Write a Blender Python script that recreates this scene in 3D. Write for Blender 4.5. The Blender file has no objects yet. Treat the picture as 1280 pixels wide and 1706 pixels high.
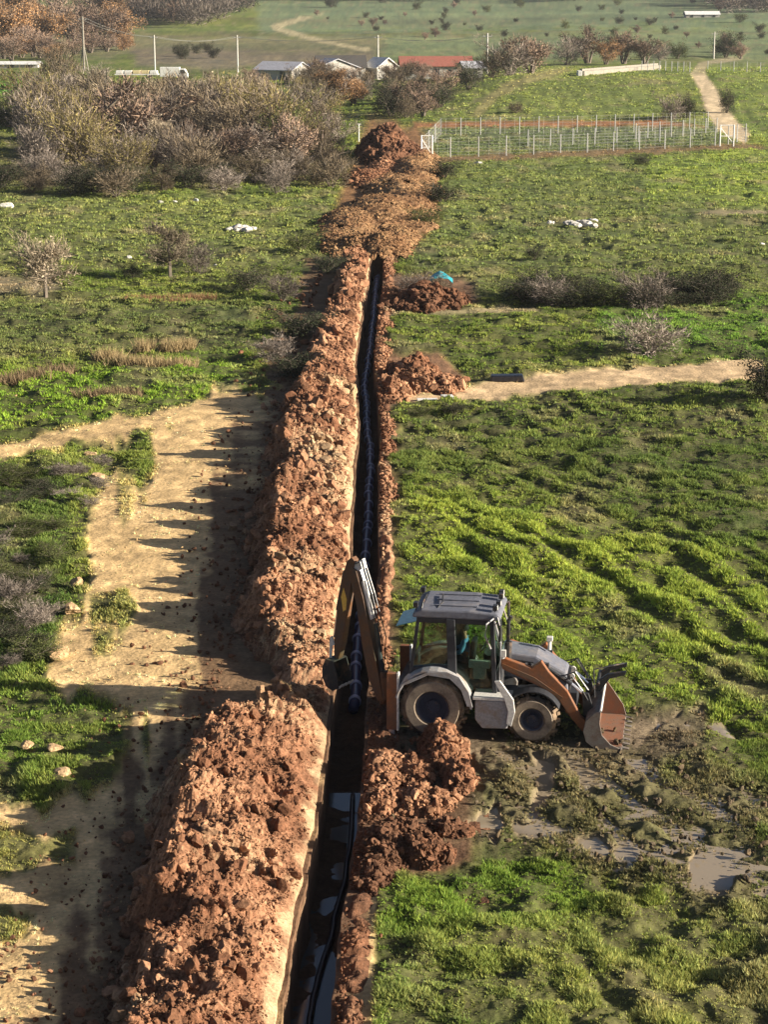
import bpy, bmesh, math, random
import numpy as np
from mathutils import Vector, Matrix

sc = bpy.context.scene
C = sc.collection
R = math.radians
rs = np.random.RandomState(7)
random.seed(7)

# ---------------------------------------------------------------- camera
CH = 16.6; PITCH = R(14.4); F = 3400.0
cam_d = bpy.data.cameras.new('camera'); cam = bpy.data.objects.new('camera', cam_d); C.objects.link(cam)
cam.location = (0, 0, CH); cam.rotation_euler = (R(90) - PITCH, 0, 0)
cam_d.sensor_fit = 'VERTICAL'; cam_d.sensor_height = 24.0; cam_d.lens = F / 1706 * 24.0
cam_d.clip_start = 0.5; cam_d.clip_end = 12000
sc.camera = cam
# ---------------------------------------------------------------- sky and sun
SUN_EL, SUN_AZ = 18.0, 102.0          # azimuth clockwise from +Y (into the picture)
w = bpy.data.worlds.new('World'); sc.world = w; w.use_nodes = True
nt = w.node_tree; bg = nt.nodes['Background']
sky = nt.nodes.new('ShaderNodeTexSky'); sky.sky_type = 'NISHITA'; sky.sun_disc = False
sky.sun_elevation = R(SUN_EL); sky.sun_rotation = R(SUN_AZ); sky.altitude = 200
sky.air_density = 0.55; sky.dust_density = 1.5; sky.ozone_density = 0.2
nt.links.new(sky.outputs[0], bg.inputs[0]); bg.inputs[1].default_value = 0.05
sl = bpy.data.lights.new('sun', 'SUN'); so = bpy.data.objects.new('sun', sl); C.objects.link(so)
sl.energy = 5.0; sl.angle = R(0.5); sl.color = (1.0, 0.90, 0.74)
sd = Vector((math.sin(R(SUN_AZ)) * math.cos(R(SUN_EL)), math.cos(R(SUN_AZ)) * math.cos(R(SUN_EL)), math.sin(R(SUN_EL))))
so.rotation_euler = (-sd).to_track_quat('-Z', 'Y').to_euler(); so.location = (60, -10, 60)
sc.view_settings.view_transform = 'Standard'; sc.view_settings.look = 'None'
sc.view_settings.exposure = 1.3; sc.view_settings.gamma = 1; sc.view_settings.use_curve_mapping = False
sc.cycles.max_bounces = 5; sc.cycles.diffuse_bounces = 1; sc.cycles.transparent_max_bounces = 8
sc.cycles.use_denoising = True

# ---------------------------------------------------------------- noise
def _h(ix, iy, s):
    n = (ix.astype(np.int64) * 374761393 + iy.astype(np.int64) * 668265263 + s * 974634777) & 0x7fffffff
    n = ((n ^ (n >> 13)) * 1274126177) & 0x7fffffff
    return ((n ^ (n >> 16)) & 0xffff) / 65535.0
def vn(x, y, s=0):
    x = np.asarray(x, float); y = np.asarray(y, float)
    ix = np.floor(x); iy = np.floor(y); fx = x - ix; fy = y - iy
    fx = fx * fx * (3 - 2 * fx); fy = fy * fy * (3 - 2 * fy)
    a = _h(ix, iy, s); b = _h(ix + 1, iy, s); c = _h(ix, iy + 1, s); d = _h(ix + 1, iy + 1, s)
    return (a + (b - a) * fx) * (1 - fy) + (c + (d - c) * fx) * fy
def fbm(x, y, s=0, o=4, g=0.5):
    r = 0; a = 1; t = 0
    for i in range(o):
        r = r + a * vn(x * 2 ** i + 17.3 * i, y * 2 ** i - 9.1 * i, s + i); t += a; a *= g
    return r / t * 2 - 1           # about -1..1
def ss(a, b, x):
    t = np.clip((x - a) / (b - a), 0, 1); return t * t * (3 - 2 * t)

# ---------------------------------------------------------------- terrain
cp, sp = math.cos(PITCH), math.sin(PITCH)
def terr(x, y):
    x = np.asarray(x, float); y = np.asarray(y, float)
    z = 0.22 * fbm(x / 22, y / 22, 3, 3) * ss(30, 90, y)
    z = z + 3.6 * ss(-4, 26, x - (y - 330) * 0.10) * ss(235, 325, y) * (1 - 0.75 * ss(345, 410, y))
    z = z + ss(430, 2400, y) * 46
    z = z + ss(500, 1500, y) * 5 * fbm(x / 260, y / 260, 11, 3)
    z = z + 1.4 * ss(120, 420, y) * fbm(x / 70, y / 70, 8, 3) * (1 - ss(-10, 20, x) * (1 - ss(420, 460, y)))
    return z
def proj(x, y, z):
    zc = y * cp - (z - CH) * sp; yc = y * sp + (z - CH) * cp
    zc = np.maximum(zc, 0.1)
    return 640 + F * x / zc, 853 - F * yc / zc
def at(px, py, dz=0.0):
    """ground point that the photo shows at this pixel"""
    dx = (px - 640) / F; dv = (853 - py) / F
    d = np.array([dx, cp + dv * sp, -sp + dv * cp])
    t = 20.0
    while t < 6000:
        p = d * t
        if CH + p[2] <= float(terr(p[0], p[1])) + dz: break
        t += max(0.5, t * 0.01)
    lo, hi = t - max(0.6, t * 0.0101), t
    for _ in range(20):
        m = (lo + hi) / 2; p = d * m
        if CH + p[2] <= float(terr(p[0], p[1])) + dz: hi = m
        else: lo = m
    p = d * hi
    return Vector((p[0], p[1], float(terr(p[0], p[1]))))

# trench centre line
_tc = [(512, 1706), (524, 1600), (540, 1500), (557, 1400), (571, 1300), (581, 1200), (592, 1100), (603, 1000), (609, 930), (612, 800), (617, 700), (609, 600), (622, 500), (630, 430)]
_tw = [at(*p) for p in _tc]
TY = np.array([15.0] + [p.y for p in _tw] + [400.0]); TX = np.array([_tw[0].x * 1.15] + [p.x for p in _tw] + [_tw[-1].x + 2])
TEND = _tw[-1].y
def xc(y): return np.interp(y, TY, TX) + 0.05 * fbm(np.asarray(y) / 3.0, np.asarray(y) * 0, 44, 2) + 0.045 * fbm(np.asarray(y) / 0.9, np.asarray(y) * 0 + 3, 45, 2)
def at_y(py): return at(600, py).y

# ---------------------------------------------------------------- mesh helpers
def arr_mesh(name, V, Fc, col=None, smooth=False):
    me = bpy.data.meshes.new(name)
    V = np.ascontiguousarray(V, np.float32); Fc = np.ascontiguousarray(Fc, np.int32)
    k = Fc.shape[1]; n = len(Fc)
    me.vertices.add(len(V)); me.vertices.foreach_set('co', V.ravel())
    me.loops.add(n * k); me.loops.foreach_set('vertex_index', Fc.ravel())
    me.polygons.add(n); me.polygons.foreach_set('loop_start', np.arange(0, n * k, k, dtype=np.int32))
    me.polygons.foreach_set('loop_total', np.full(n, k, np.int32))
    me.polygons.foreach_set('use_smooth', np.full(n, smooth, bool))
    me.update(calc_edges=True)
    if col is not None:
        a = me.color_attributes.new('Col', 'FLOAT_COLOR', 'POINT')
        c4 = np.ones((len(V), 4), np.float32); c4[:, :3] = col
        a.data.foreach_set('color', c4.ravel())
    return me
def obj(name, me, mat=None, parent=None, loc=None):
    o = bpy.data.objects.new(name, me); C.objects.link(o)
    if mat is not None and not me.materials: me.materials.append(mat)
    if parent: o.parent = parent
    if loc is not None: o.location = loc
    return o
def tag(o, label=None, cat=None, group=None, kind=None):
    if label: o['label'] = label
    if cat: o['category'] = cat
    if group: o['group'] = group
    if kind: o['kind'] = kind
    return o
def empty(name, loc, rz=0.0, label=None, cat=None, group=None):
    o = bpy.data.objects.new(name, None); C.objects.link(o); o.location = loc; o.rotation_euler = (0, 0, rz)
    o.empty_display_size = 0.3
    return tag(o, label, cat, group)
def copy_tree(o, parent=None):
    c = o.copy(); C.objects.link(c); c.parent = parent
    for ch in list(o.children): copy_tree(ch, c)
    return c

class MB:
    def __init__(s): s.v = []; s.f = []
    def add(s, vs, fs):
        b = len(s.v); s.v += [tuple(v) for v in vs]; s.f += [tuple(i + b for i in f) for f in fs]; return s
    def box(s, c, d, rx=0, ry=0, rz=0):
        M = Matrix.Rotation(rz, 3, 'Z') @ Matrix.Rotation(ry, 3, 'Y') @ Matrix.Rotation(rx, 3, 'X')
        vs = [Vector(c) + M @ Vector((sx * d[0] / 2, sy * d[1] / 2, sz * d[2] / 2)) for sz in (-1, 1) for sy in (-1, 1) for sx in (-1, 1)]
        return s.add(vs, [(0, 2, 3, 1), (4, 5, 7, 6), (0, 1, 5, 4), (2, 6, 7, 3), (0, 4, 6, 2), (1, 3, 7, 5)])
    def prism(s, pts, y0, y1):
        """polygon in x,z extruded from y0 to y1"""
        n = len(pts); vs = [(p[0], y0, p[1]) for p in pts] + [(p[0], y1, p[1]) for p in pts]
        return s.add(vs, [tuple(range(n)), tuple(range(2 * n - 1, n - 1, -1))] + [(i, i + n, (i + 1) % n + n, (i + 1) % n) for i in range(n)])
    def tube(s, pts, r, n=8, cap=True):
        pts = [Vector(p) for p in pts]; rr = r if isinstance(r, (list, tuple)) else [r] * len(pts)
        b = len(s.v)
        for i, p in enumerate(pts):
            t = (pts[min(i + 1, len(pts) - 1)] - pts[max(i - 1, 0)]).normalized()
            a = t.cross(Vector((0, 0, 1)));
            if a.length < 1e-3: a = Vector((1, 0, 0))
            a.normalize(); c = t.cross(a)
            for k in range(n):
                q = 2 * math.pi * k / n
                s.v.append(tuple(p + (a * math.cos(q) + c * math.sin(q)) * rr[i]))
        for i in range(len(pts) - 1):
            for k in range(n):
                s.f.append((b + i * n + k, b + i * n + (k + 1) % n, b + (i + 1) * n + (k + 1) % n, b + (i + 1) * n + k))
        if cap:
            s.f.append(tuple(b + k for k in range(n))[::-1]); s.f.append(tuple(b + (len(pts) - 1) * n + k for k in range(n)))
        return s
    def lathe(s, c, prof, n=32, axis='y'):
        """prof: (radius, offset along axis)"""
        b = len(s.v); m = len(prof)
        for k in range(n):
            q = 2 * math.pi * k / n
            for (r, o) in prof:
                if axis == 'y': s.v.append((c[0] + r * math.cos(q), c[1] + o, c[2] + r * math.sin(q)))
                else: s.v.append((c[0] + r * math.cos(q), c[1] + r * math.sin(q), c[2] + o))
        for k in range(n):
            for i in range(m - 1):
                a = b + k * m + i; d = b + ((k + 1) % n) * m + i
                s.f.append((a, d, d + 1, a + 1))
        return s
    def mesh(s, name, smooth=False):
        me = bpy.data.meshes.new(name); me.from_pydata(s.v, [], s.f); me.update()
        bm = bmesh.new(); bm.from_mesh(me); bmesh.ops.recalc_face_normals(bm, faces=bm.faces); bm.to_mesh(me); bm.free()
        if smooth: me.polygons.foreach_set('use_smooth', [True] * len(me.polygons))
        return me
    def build(s, name, mat, parent=None, bevel=0.0, smooth=False, loc=None):
        o = obj(name, s.mesh(name, smooth), mat, parent, loc)
        if bevel:
            m = o.modifiers.new('bevel', 'BEVEL'); m.width = bevel; m.segments = 2; m.limit_method = 'ANGLE'; m.angle_limit = R(35)
        return o

# ---------------------------------------------------------------- materials
def mat_new(name):
    m = bpy.data.materials.new(name); m.use_nodes = True
    return m, m.node_tree, m.node_tree.nodes['Principled BSDF']
def noise_node(t, scale, detail=6, rough=0.6, vec=None, obj_space=True):
    n = t.nodes.new('ShaderNodeTexNoise'); n.inputs['Scale'].default_value = scale
    n.inputs['Detail'].default_value = detail; n.inputs['Roughness'].default_value = rough
    if vec is None:
        tc = t.nodes.new('ShaderNodeTexCoord'); vec = tc.outputs['Object']
    t.links.new(vec, n.inputs['Vector']); return n
def ramp(t, src, stops):
    r = t.nodes.new('ShaderNodeValToRGB'); t.links.new(src, r.inputs[0])
    e = r.color_ramp.elements
    while len(e) < len(stops): e.new(0.5)
    for i, (p, c) in enumerate(stops): e[i].position = p; e[i].color = (c[0], c[1], c[2], 1)
    return r
def mixc(t, a, b, fac, mode='MIX'):
    m = t.nodes.new('ShaderNodeMix'); m.data_type = 'RGBA'; m.blend_type = mode
    for s_, i in ((fac, 0), (a, 6), (b, 7)):
        if hasattr(s_, 'is_linked') or hasattr(s_, 'links'): t.links.new(s_, m.inputs[i])
        elif i == 0: m.inputs[0].default_value = s_
        else: m.inputs[i].default_value = (s_[0], s_[1], s_[2], 1)
    return m.outputs[2]
def earth_mat(name, scales=(3, 14), contrast=0.45, bump=0.6, dist=0.05, rough=0.95):
    m, t, b = mat_new(name)
    a = t.nodes.new('ShaderNodeVertexColor'); a.layer_name = 'Col'
    n1 = noise_node(t, scales[0]); n2 = noise_node(t, scales[1])
    lo, hi = 1 - contrast, 1 + contrast * 0.8
    r1 = ramp(t, n1.outputs[0], [(0.3, (lo, lo, lo)), (0.7, (hi, hi, hi))])
    r2 = ramp(t, n2.outputs[0], [(0.3, (lo, lo, lo)), (0.7, (hi, hi, hi))])
    c = mixc(t, a.outputs[0], r1.outputs[0], 1.0, 'MULTIPLY'); c = mixc(t, c, r2.outputs[0], 1.0, 'MULTIPLY')
    t.links.new(c, b.inputs['Base Color']); b.inputs['Roughness'].default_value = rough
    b.inputs['Specular IOR Level'].default_value = 0.15
    bp = t.nodes.new('ShaderNodeBump'); bp.inputs['Strength'].default_value = bump; bp.inputs['Distance'].default_value = dist
    t.links.new(n2.outputs[0], bp.inputs['Height']); t.links.new(bp.outputs[0], b.inputs['Normal'])
    return m
def paint(name, col, dirt=0.4, rough=0.45, metal=0.0, dcol=(0.20, 0.12, 0.07), scale=3.0):
    m, t, b = mat_new(name)
    n = noise_node(t, scale, 8, 0.7)
    r = ramp(t, n.outputs[0], [(0.62 - dirt * 0.35, (0, 0, 0)), (0.75 - dirt * 0.2, (1, 1, 1))])
    n2 = noise_node(t, scale * 6, 5, 0.6)
    r2 = ramp(t, n2.outputs[0], [(0.3, tuple(x * 0.75 for x in col)), (0.7, tuple(min(1, x * 1.2) for x in col))])
    c = mixc(t, r2.outputs[0], dcol, r.outputs[0])
    t.links.new(c, b.inputs['Base Color']); b.inputs['Metallic'].default_value = metal
    rr = t.nodes.new('ShaderNodeMapRange'); t.links.new(r.outputs[0], rr.inputs[0]); rr.inputs[3].default_value = rough; rr.inputs[4].default_value = 0.9
    t.links.new(rr.outputs[0], b.inputs['Roughness'])
    bp = t.nodes.new('ShaderNodeBump'); bp.inputs['Strength'].default_value = 0.25; bp.inputs['Distance'].default_value = 0.01
    t.links.new(n2.outputs[0], bp.inputs['Height']); t.links.new(bp.outputs[0], b.inputs['Normal'])
    return m
def veg_mat(name, trans=0.25, vary=True):
    m, t, b = mat_new(name)
    a = t.nodes.new('ShaderNodeVertexColor'); a.layer_name = 'Col'
    oi = t.nodes.new('ShaderNodeObjectInfo')
    hsv = t.nodes.new('ShaderNodeHueSaturation'); t.links.new(a.outputs[0], hsv.inputs['Color'])
    mr = t.nodes.new('ShaderNodeMapRange'); t.links.new(oi.outputs['Random'], mr.inputs[0]); mr.inputs[3].default_value = 0.6; mr.inputs[4].default_value = 1.45
    if vary: t.links.new(mr.outputs[0], hsv.inputs['Value'])
    b.inputs['Roughness'].default_value = 0.9; b.inputs['Specular IOR Level'].default_value = 0.1
    t.links.new(hsv.outputs[0], b.inputs['Base Color'])
    if trans:
        tr = t.nodes.new('ShaderNodeBsdfTranslucent'); t.links.new(hsv.outputs[0], tr.inputs[0])
        mx = t.nodes.new('ShaderNodeMixShader'); mx.inputs[0].default_value = trans
        out = t.nodes['Material Output']; t.links.new(b.outputs[0], mx.inputs[1]); t.links.new(tr.outputs[0], mx.inputs[2]); t.links.new(mx.outputs[0], out.inputs[0])
    return m
M_ground = earth_mat('ground_soil', (1.2, 9), 0.28, 0.7, 0.05)
M_clod = earth_mat('turned_clay', (2.5, 16), 0.35, 0.8, 0.04)
M_grass = veg_mat('grass_blades', 0.3, False)
M_twig = veg_mat('twigs', 0.0)
M_leaf = veg_mat('leaves', 0.2)
M_bark = paint('bark', (0.16, 0.13, 0.10), 0.1, 0.9)
M_white = paint('white_paint', (0.75, 0.74, 0.70), 0.1, 0.6)
M_galv = paint('galvanised_post', (0.42, 0.42, 0.40), 0.1, 0.5)
M_concrete = paint('concrete', (0.27, 0.25, 0.21), 0.3, 0.9)

# ---------------------------------------------------------------- ground colours, laid on the land itself
def sdist(P, px, py):
    """signed distance to polygon, positive inside"""
    P = np.array(P, float); n = len(P); d = np.full(px.shape, 1e9); ins = np.zeros(px.shape, bool)
    for i in range(n):
        a = P[i]; b = P[(i + 1) % n]; e = b - a; L = max((e ** 2).sum(), 1e-9)
        t = np.clip(((px - a[0]) * e[0] + (py - a[1]) * e[1]) / L, 0, 1)
        d = np.minimum(d, np.hypot(px - a[0] - t * e[0], py - a[1] - t * e[1]))
        c = ((a[1] > py) != (b[1] > py)); 
        with np.errstate(divide='ignore', invalid='ignore'):
            ins ^= c & (px < (b[0] - a[0]) * (py - a[1]) / (b[1] - a[1] + 1e-12) + a[0])
    return np.where(ins, d, -d)
def pmask(P, s, r_, px, py, rag, k=1.0):
    P = np.array(P, float); e = s + r_ * 1.1 + 3
    q = (px > P[:, 0].min() - e) & (px < P[:, 0].max() + e) & (py > P[:, 1].min() - e) & (py < P[:, 1].max() + e)
    out = np.zeros(px.shape)
    if q.any(): out[q] = ss(-s * k, s, sdist(P, px[q], py[q]) + rag[q] * r_)
    return out
SAND = (0.64, 0.44, 0.215); PALE = (0.42, 0.34, 0.21); SOIL = (0.15, 0.085, 0.05); MUD = (0.13, 0.10, 0.065)
G1 = np.array((0.095, 0.135, 0.025)); G2 = np.array((0.19, 0.215, 0.05)); G3 = np.array((0.07, 0.07, 0.03)); G4 = np.array((0.24, 0.20, 0.11))
# (polygon in photo coordinates, soft edge, ragged edge, colour, how much grass stays, strength)
BARE = [
 ([(-400, 830), (0, 752), (60, 737), (180, 708), (330, 676), (440, 650), (520, 630), (620, 600), (640, 1240), (600, 1800), (-400, 1800), (-400, 1350), (0, 1345), (60, 1332), (120, 1320), (190, 1300), (215, 1230), (190, 1165), (110, 1165), (65, 1130), (90, 1070), (120, 1010), (145, 950), (130, 900), (145, 850), (170, 800), (240, 770), (230, 738), (120, 742), (0, 765)], 14, 55, SAND, 0.05, 1.0),
 ([(-80, 748), (0, 736), (120, 711), (300, 674), (430, 653), (440, 700), (300, 712), (120, 736), (0, 762), (-80, 775)], 5, 10, SAND, 0.1, 0.95),
 ([(640, 652), (720, 655), (800, 640), (880, 628), (960, 618), (1100, 608), (1272, 598), (1276, 630), (1180, 634), (1060, 641), (950, 650), (860, 660), (760, 668), (640, 676)], 5, 8, (0.60, 0.43, 0.25), 0.0, 1.0),
 ([(1150, 122), (1176, 122), (1195, 150), (1212, 185), (1250, 226), (1240, 238), (1200, 218), (1178, 190), (1166, 150)], 3, 4, (0.60, 0.47, 0.30), 0.0, 1.0),
 ([(1150, 124), (1165, 104), (1210, 96), (1240, 98), (1180, 108), (1176, 124)], 2, 2, (0.40, 0.33, 0.2), 0.0, 0.8),
 ([(930, 114), (960, 116), (880, 140), (830, 162), (800, 196), (780, 196), (810, 160), (860, 130)], 4, 5, (0.30, 0.26, 0.11), 0.4, 0.8),
 ([(450, 42), (500, 28), (545, 22), (500, 36), (470, 46), (540, 66), (620, 82), (610, 86), (520, 68), (455, 50)], 2, 1, (0.40, 0.34, 0.2), 0.0, 0.9),
 ([(690, 204), (1100, 200), (1180, 212), (1100, 210), (690, 212)], 3, 2, (0.32, 0.14, 0.07), 0.2, 0.9),
 ([(540, 420), (560, 330), (620, 200), (700, 205), (725, 260), (725, 380), (670, 430)], 12, 18, (0.24, 0.13, 0.06), 0.0, 1.0),
 ([(700, 262), (900, 254), (1240, 240), (1280, 246), (900, 264), (700, 272)], 3, 4, (0.20, 0.12, 0.07), 0.2, 0.8),
 ([(610, 1210), (760, 1180), (860, 1225), (800, 1300), (790, 1440), (700, 1460), (620, 1470), (560, 1720), (480, 1720), (560, 1300)], 12, 25, SOIL, 0.0, 1.0),
 ([(650, 1150), (760, 1210), (1000, 1225), (1120, 1160), (1170, 1190), (1150, 1260), (1030, 1300), (820, 1290), (660, 1290)], 16, 35, MUD, 0.25, 0.9),
 ([(780, 1260), (1060, 1240), (1280, 1360), (1330, 1480), (1200, 1500), (1000, 1450), (860, 1400), (760, 1400)], 25, 60, (0.14, 0.115, 0.06), 0.5, 0.75),
 ([(640, 520), (780, 515), (890, 508), (900, 520), (780, 524), (640, 527)], 4, 5, (0.36, 0.28, 0.17), 0.2, 0.8),
 ([(640, 455), (700, 455), (790, 470), (800, 510), (640, 520)], 8, 14, (0.20, 0.11, 0.07), 0.2, 0.9),
 ([(640, 590), (730, 585), (790, 640), (640, 655)], 8, 8, (0.25, 0.13, 0.08), 0.0, 0.9),
 ([(1170, 352), (1280, 352), (1280, 358), (1160, 358)], 3, 3, (0.3, 0.24, 0.15), 0.3, 0.8),
 ([(-60, 455), (60, 455), (120, 480), (60, 500), (-60, 490)], 12, 14, (0.26, 0.2, 0.13), 0.5, 0.8),
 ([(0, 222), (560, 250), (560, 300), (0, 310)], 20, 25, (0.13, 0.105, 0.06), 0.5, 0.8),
]
WET = [
 [(890, 1255), (938, 1258), (932, 1300), (912, 1345), (884, 1345), (898, 1300)],
 [(955, 1268), (990, 1280), (985, 1318), (960, 1310)],
 [(765, 1352), (830, 1352), (890, 1368), (960, 1385), (1030, 1392), (1068, 1418), (1030, 1440), (985, 1418), (915, 1392), (840, 1386), (760, 1386)],
 [(1150, 1428), (1195, 1424), (1234, 1448), (1226, 1474), (1185, 1474), (1150, 1450)],
 [(1090, 1186), (1140, 1172), (1158, 1180), (1120, 1214), (1060, 1236), (1040, 1226)],
 [(770, 1240), (800, 1240), (790, 1310), (762, 1330)],
]
TINT = [  # grass tone: polygon, soft, rag, colour, strength
 ([(640, 690), (1300, 660), (1300, 900), (900, 830), (640, 800)], 40, 60, (0.085, 0.115, 0.030), 0.7),
 ([(640, 800), (760, 820), (1300, 960), (1300, 1230), (1100, 1180), (850, 1060), (640, 1060)], 40, 60, (0.20, 0.25, 0.040), 0.7),
 ([(600, 1470), (790, 1440), (860, 1400), (950, 1420), (1000, 1500), (640, 1720), (570, 1720)], 30, 50, (0.13, 0.20, 0.03), 0.7),
 ([(700, 1540), (1300, 1500), (1300, 1720), (640, 1720)], 40, 70, (0.20, 0.22, 0.065), 0.6),
 ([(-50, 760), (120, 780), (130, 1000), (70, 1100), (-50, 1150)], 20, 40, (0.065, 0.105, 0.025), 0.8),
 ([(-50, 1140), (60, 1150), (200, 1180), (200, 1290), (-50, 1330)], 20, 40, (0.11, 0.17, 0.03), 0.8),
 ([(-50, 610), (200, 618), (400, 560), (430, 640), (240, 690), (-50, 720)], 14, 30, (0.14, 0.22, 0.025), 0.85),
 ([(-50, 480), (430, 500), (430, 580), (-50, 600)], 20, 30, (0.11, 0.13, 0.045), 0.8),
 ([(-50, 310), (560, 330), (530, 450), (-50, 450)], 20, 30, (0.15, 0.17, 0.055), 0.7),
 ([(660, 250), (1300, 250), (1300, 480), (680, 500)], 20, 40, (0.14, 0.165, 0.055), 0.7),
 ([(1000, 510), (1300, 500), (1300, 590), (1000, 590)], 14, 25, (0.10, 0.19, 0.03), 0.7),
 ([(1080, 260), (1300, 250), (1300, 340), (1080, 330)], 14, 25, (0.20, 0.25, 0.05), 0.7),
 ([(700, 110), (1160, 108), (1160, 200), (700, 200)], 10, 12, (0.17, 0.20, 0.055), 0.8),
 ([(1170, 100), (1300, 100), (1300, 240), (1250, 225)], 8, 12, (0.18, 0.22, 0.055), 0.8),
 ([(700, 212), (1200, 212), (1200, 245), (700, 258)], 6, 8, (0.115, 0.14, 0.065), 0.8),
 ([(-60, 134), (92, 134), (92, 158), (-60, 160)], 4, 6, (0.075, 0.19, 0.025), 0.95),
 ([(-60, 95), (1300, 95), (1300, 50), (620, 60), (220, 55), (-60, 60)], 12, 15, (0.15, 0.14, 0.085), 0.75),
 ([(640, 60), (1300, 40), (1300, 95), (640, 100)], 10, 12, (0.16, 0.21, 0.095), 0.8),
 ([(430, 0), (1300, -40), (1300, 40), (430, 60)], 10, 12, (0.14, 0.185, 0.10), 0.85),
 ([(220, 80), (620, 90), (620, 112), (220, 115)], 8, 10, (0.17, 0.14, 0.10), 0.9),
]
def ground_look(x, y):
    z = terr(x, y); px, py = proj(x, y, z)
    k = np.clip(y / 45.0, 0.6, 12)                     # detail grows with distance
    n1 = fbm(x / 1.6, y / 1.6, 21, 4); n2 = fbm(x / 5.5, y / 5.5, 22, 4); n3 = fbm(x / 0.5, y / 0.5, 23, 3)
    nf = fbm(x / 14, y / 30, 24, 4)
    rag = fbm(x / (0.5 * k), y / (1.3 * k), 25, 5) 
    g = n1 * 0.5 + n2 * 0.5
    col = G1 + (G2 - G1) * ss(-0.3, 0.4, g)[..., None]
    col = col + (G3 - col) * ss(0.05, 0.5, n3 * 0.5 + nf * 0.6)[..., None] * 0.75
    for P, s, r_, c, a in TINT:
        m = pmask(P, s, r_, px, py, rag)[..., None] * a
        v = 1 + 0.55 * (g[..., None]) * np.array([1.15, 0.9, 0.6])
        col = col + (np.array(c) * v - col) * m
    st = ss(380, 700, y); col = col * (1 + st * 0.35 * fbm(x / 300, y / 28, 35, 3))[..., None] + (st * np.clip(fbm(x / 240, y / 45, 36, 3), 0, 1))[..., None] * np.array((0.05, 0.02, 0.01))
    dry = ss(0.15, 0.55, fbm(x / 2.2, y / 4.0, 31, 4))
    col = col + (G4 - col) * (dry * 0.55)[..., None]
    grass = np.clip(0.90 + 0.6 * n1 + 0.3 * n2, 0.42, 1)
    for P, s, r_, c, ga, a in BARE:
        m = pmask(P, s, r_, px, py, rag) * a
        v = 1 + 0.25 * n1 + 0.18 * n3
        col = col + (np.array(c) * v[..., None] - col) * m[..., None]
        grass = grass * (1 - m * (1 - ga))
    # green patches in the sandy track
    for P in ([(200, 738), (262, 752), (262, 860), (214, 866)], [(140, 982), (262, 1000), (256, 1030), (140, 1052)], [(-50, 1375), (130, 1382), (120, 1440), (-50, 1462)],
              [(40, 1180), (215, 1190), (205, 1290), (60, 1310)], [(150, 1040), (195, 1050), (180, 1100), (150, 1100)], [(-40, 1500), (60, 1520), (40, 1560), (-40, 1570)]):
        m = pmask(P, 12, 42, px, py, rag) * 0.85
        col = col + (np.array((0.13, 0.16, 0.035)) - col) * m[..., None]; grass = np.maximum(grass, m * 0.75)
    wet = np.zeros(x.shape)
    for P in WET: wet = np.maximum(wet, pmask(P, 12, 40, px, py, rag, 0.1))
    col = col + (np.array((0.24, 0.185, 0.12)) - col) * wet[..., None]; grass = grass * (1 - wet)
    off = x - xc(y)
    lip = ss(1.25, 0.5, np.abs(off) + 0.6 * n1) * (y < TEND + 2)
    col = col + (np.array(SOIL) * (1 + 0.3 * n3)[..., None] - col) * lip[..., None]; grass = grass * (1 - ss(0.1, 0.6, lip))
    hp = ss(-0.6, -0.9, off) * ss(-4.9, -4.0, off + rag * 1.8 + n1 * 1.3 + n3 * 0.7) * (y < TEND)  # spoil soil, widened to the left so its dark colour deepens the heap's shadow
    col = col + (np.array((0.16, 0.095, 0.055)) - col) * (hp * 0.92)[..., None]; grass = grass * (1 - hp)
    col = col * (1 + 0.22 * n3[..., None])
    return np.clip(col, 0.008, 0.9), np.clip(grass, 0, 1), wet

YAW = R(-9.0)
_q = at(722, 1224); MBASE = _q + Vector((-math.sin(YAW) * 0.92, math.cos(YAW) * 0.92, 0)); MBASE.z = _q.z - 0.05
def furrow(x, y):
    """cultivation lines that bend across the right-hand field"""
    u = x * 0.90 + y * 0.36 + 1.8 * fbm(x / 8, y / 13, 62, 2) + 0.45 * fbm(x / 1.5, y / 3.0, 63, 2)
    m = ss(1.2, 3.0, x) * ss(43, 48, y) * ss(90, 82, y) + 0.8 * ss(0.5, 2, x) * ss(40, 37, y)
    return m * (1 - 0.45 * ss(42, 36, y)) * (1 - 0.55 * ss(55, 72, y)) * (np.sin(u * 2 * math.pi / 1.15) + 0.8 * fbm(u / 0.5, y / 1.6, 65, 2)) * np.clip(0.45 + 1.5 * fbm(x / 2.4, y / 5, 64, 3), 0, 1)
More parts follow.
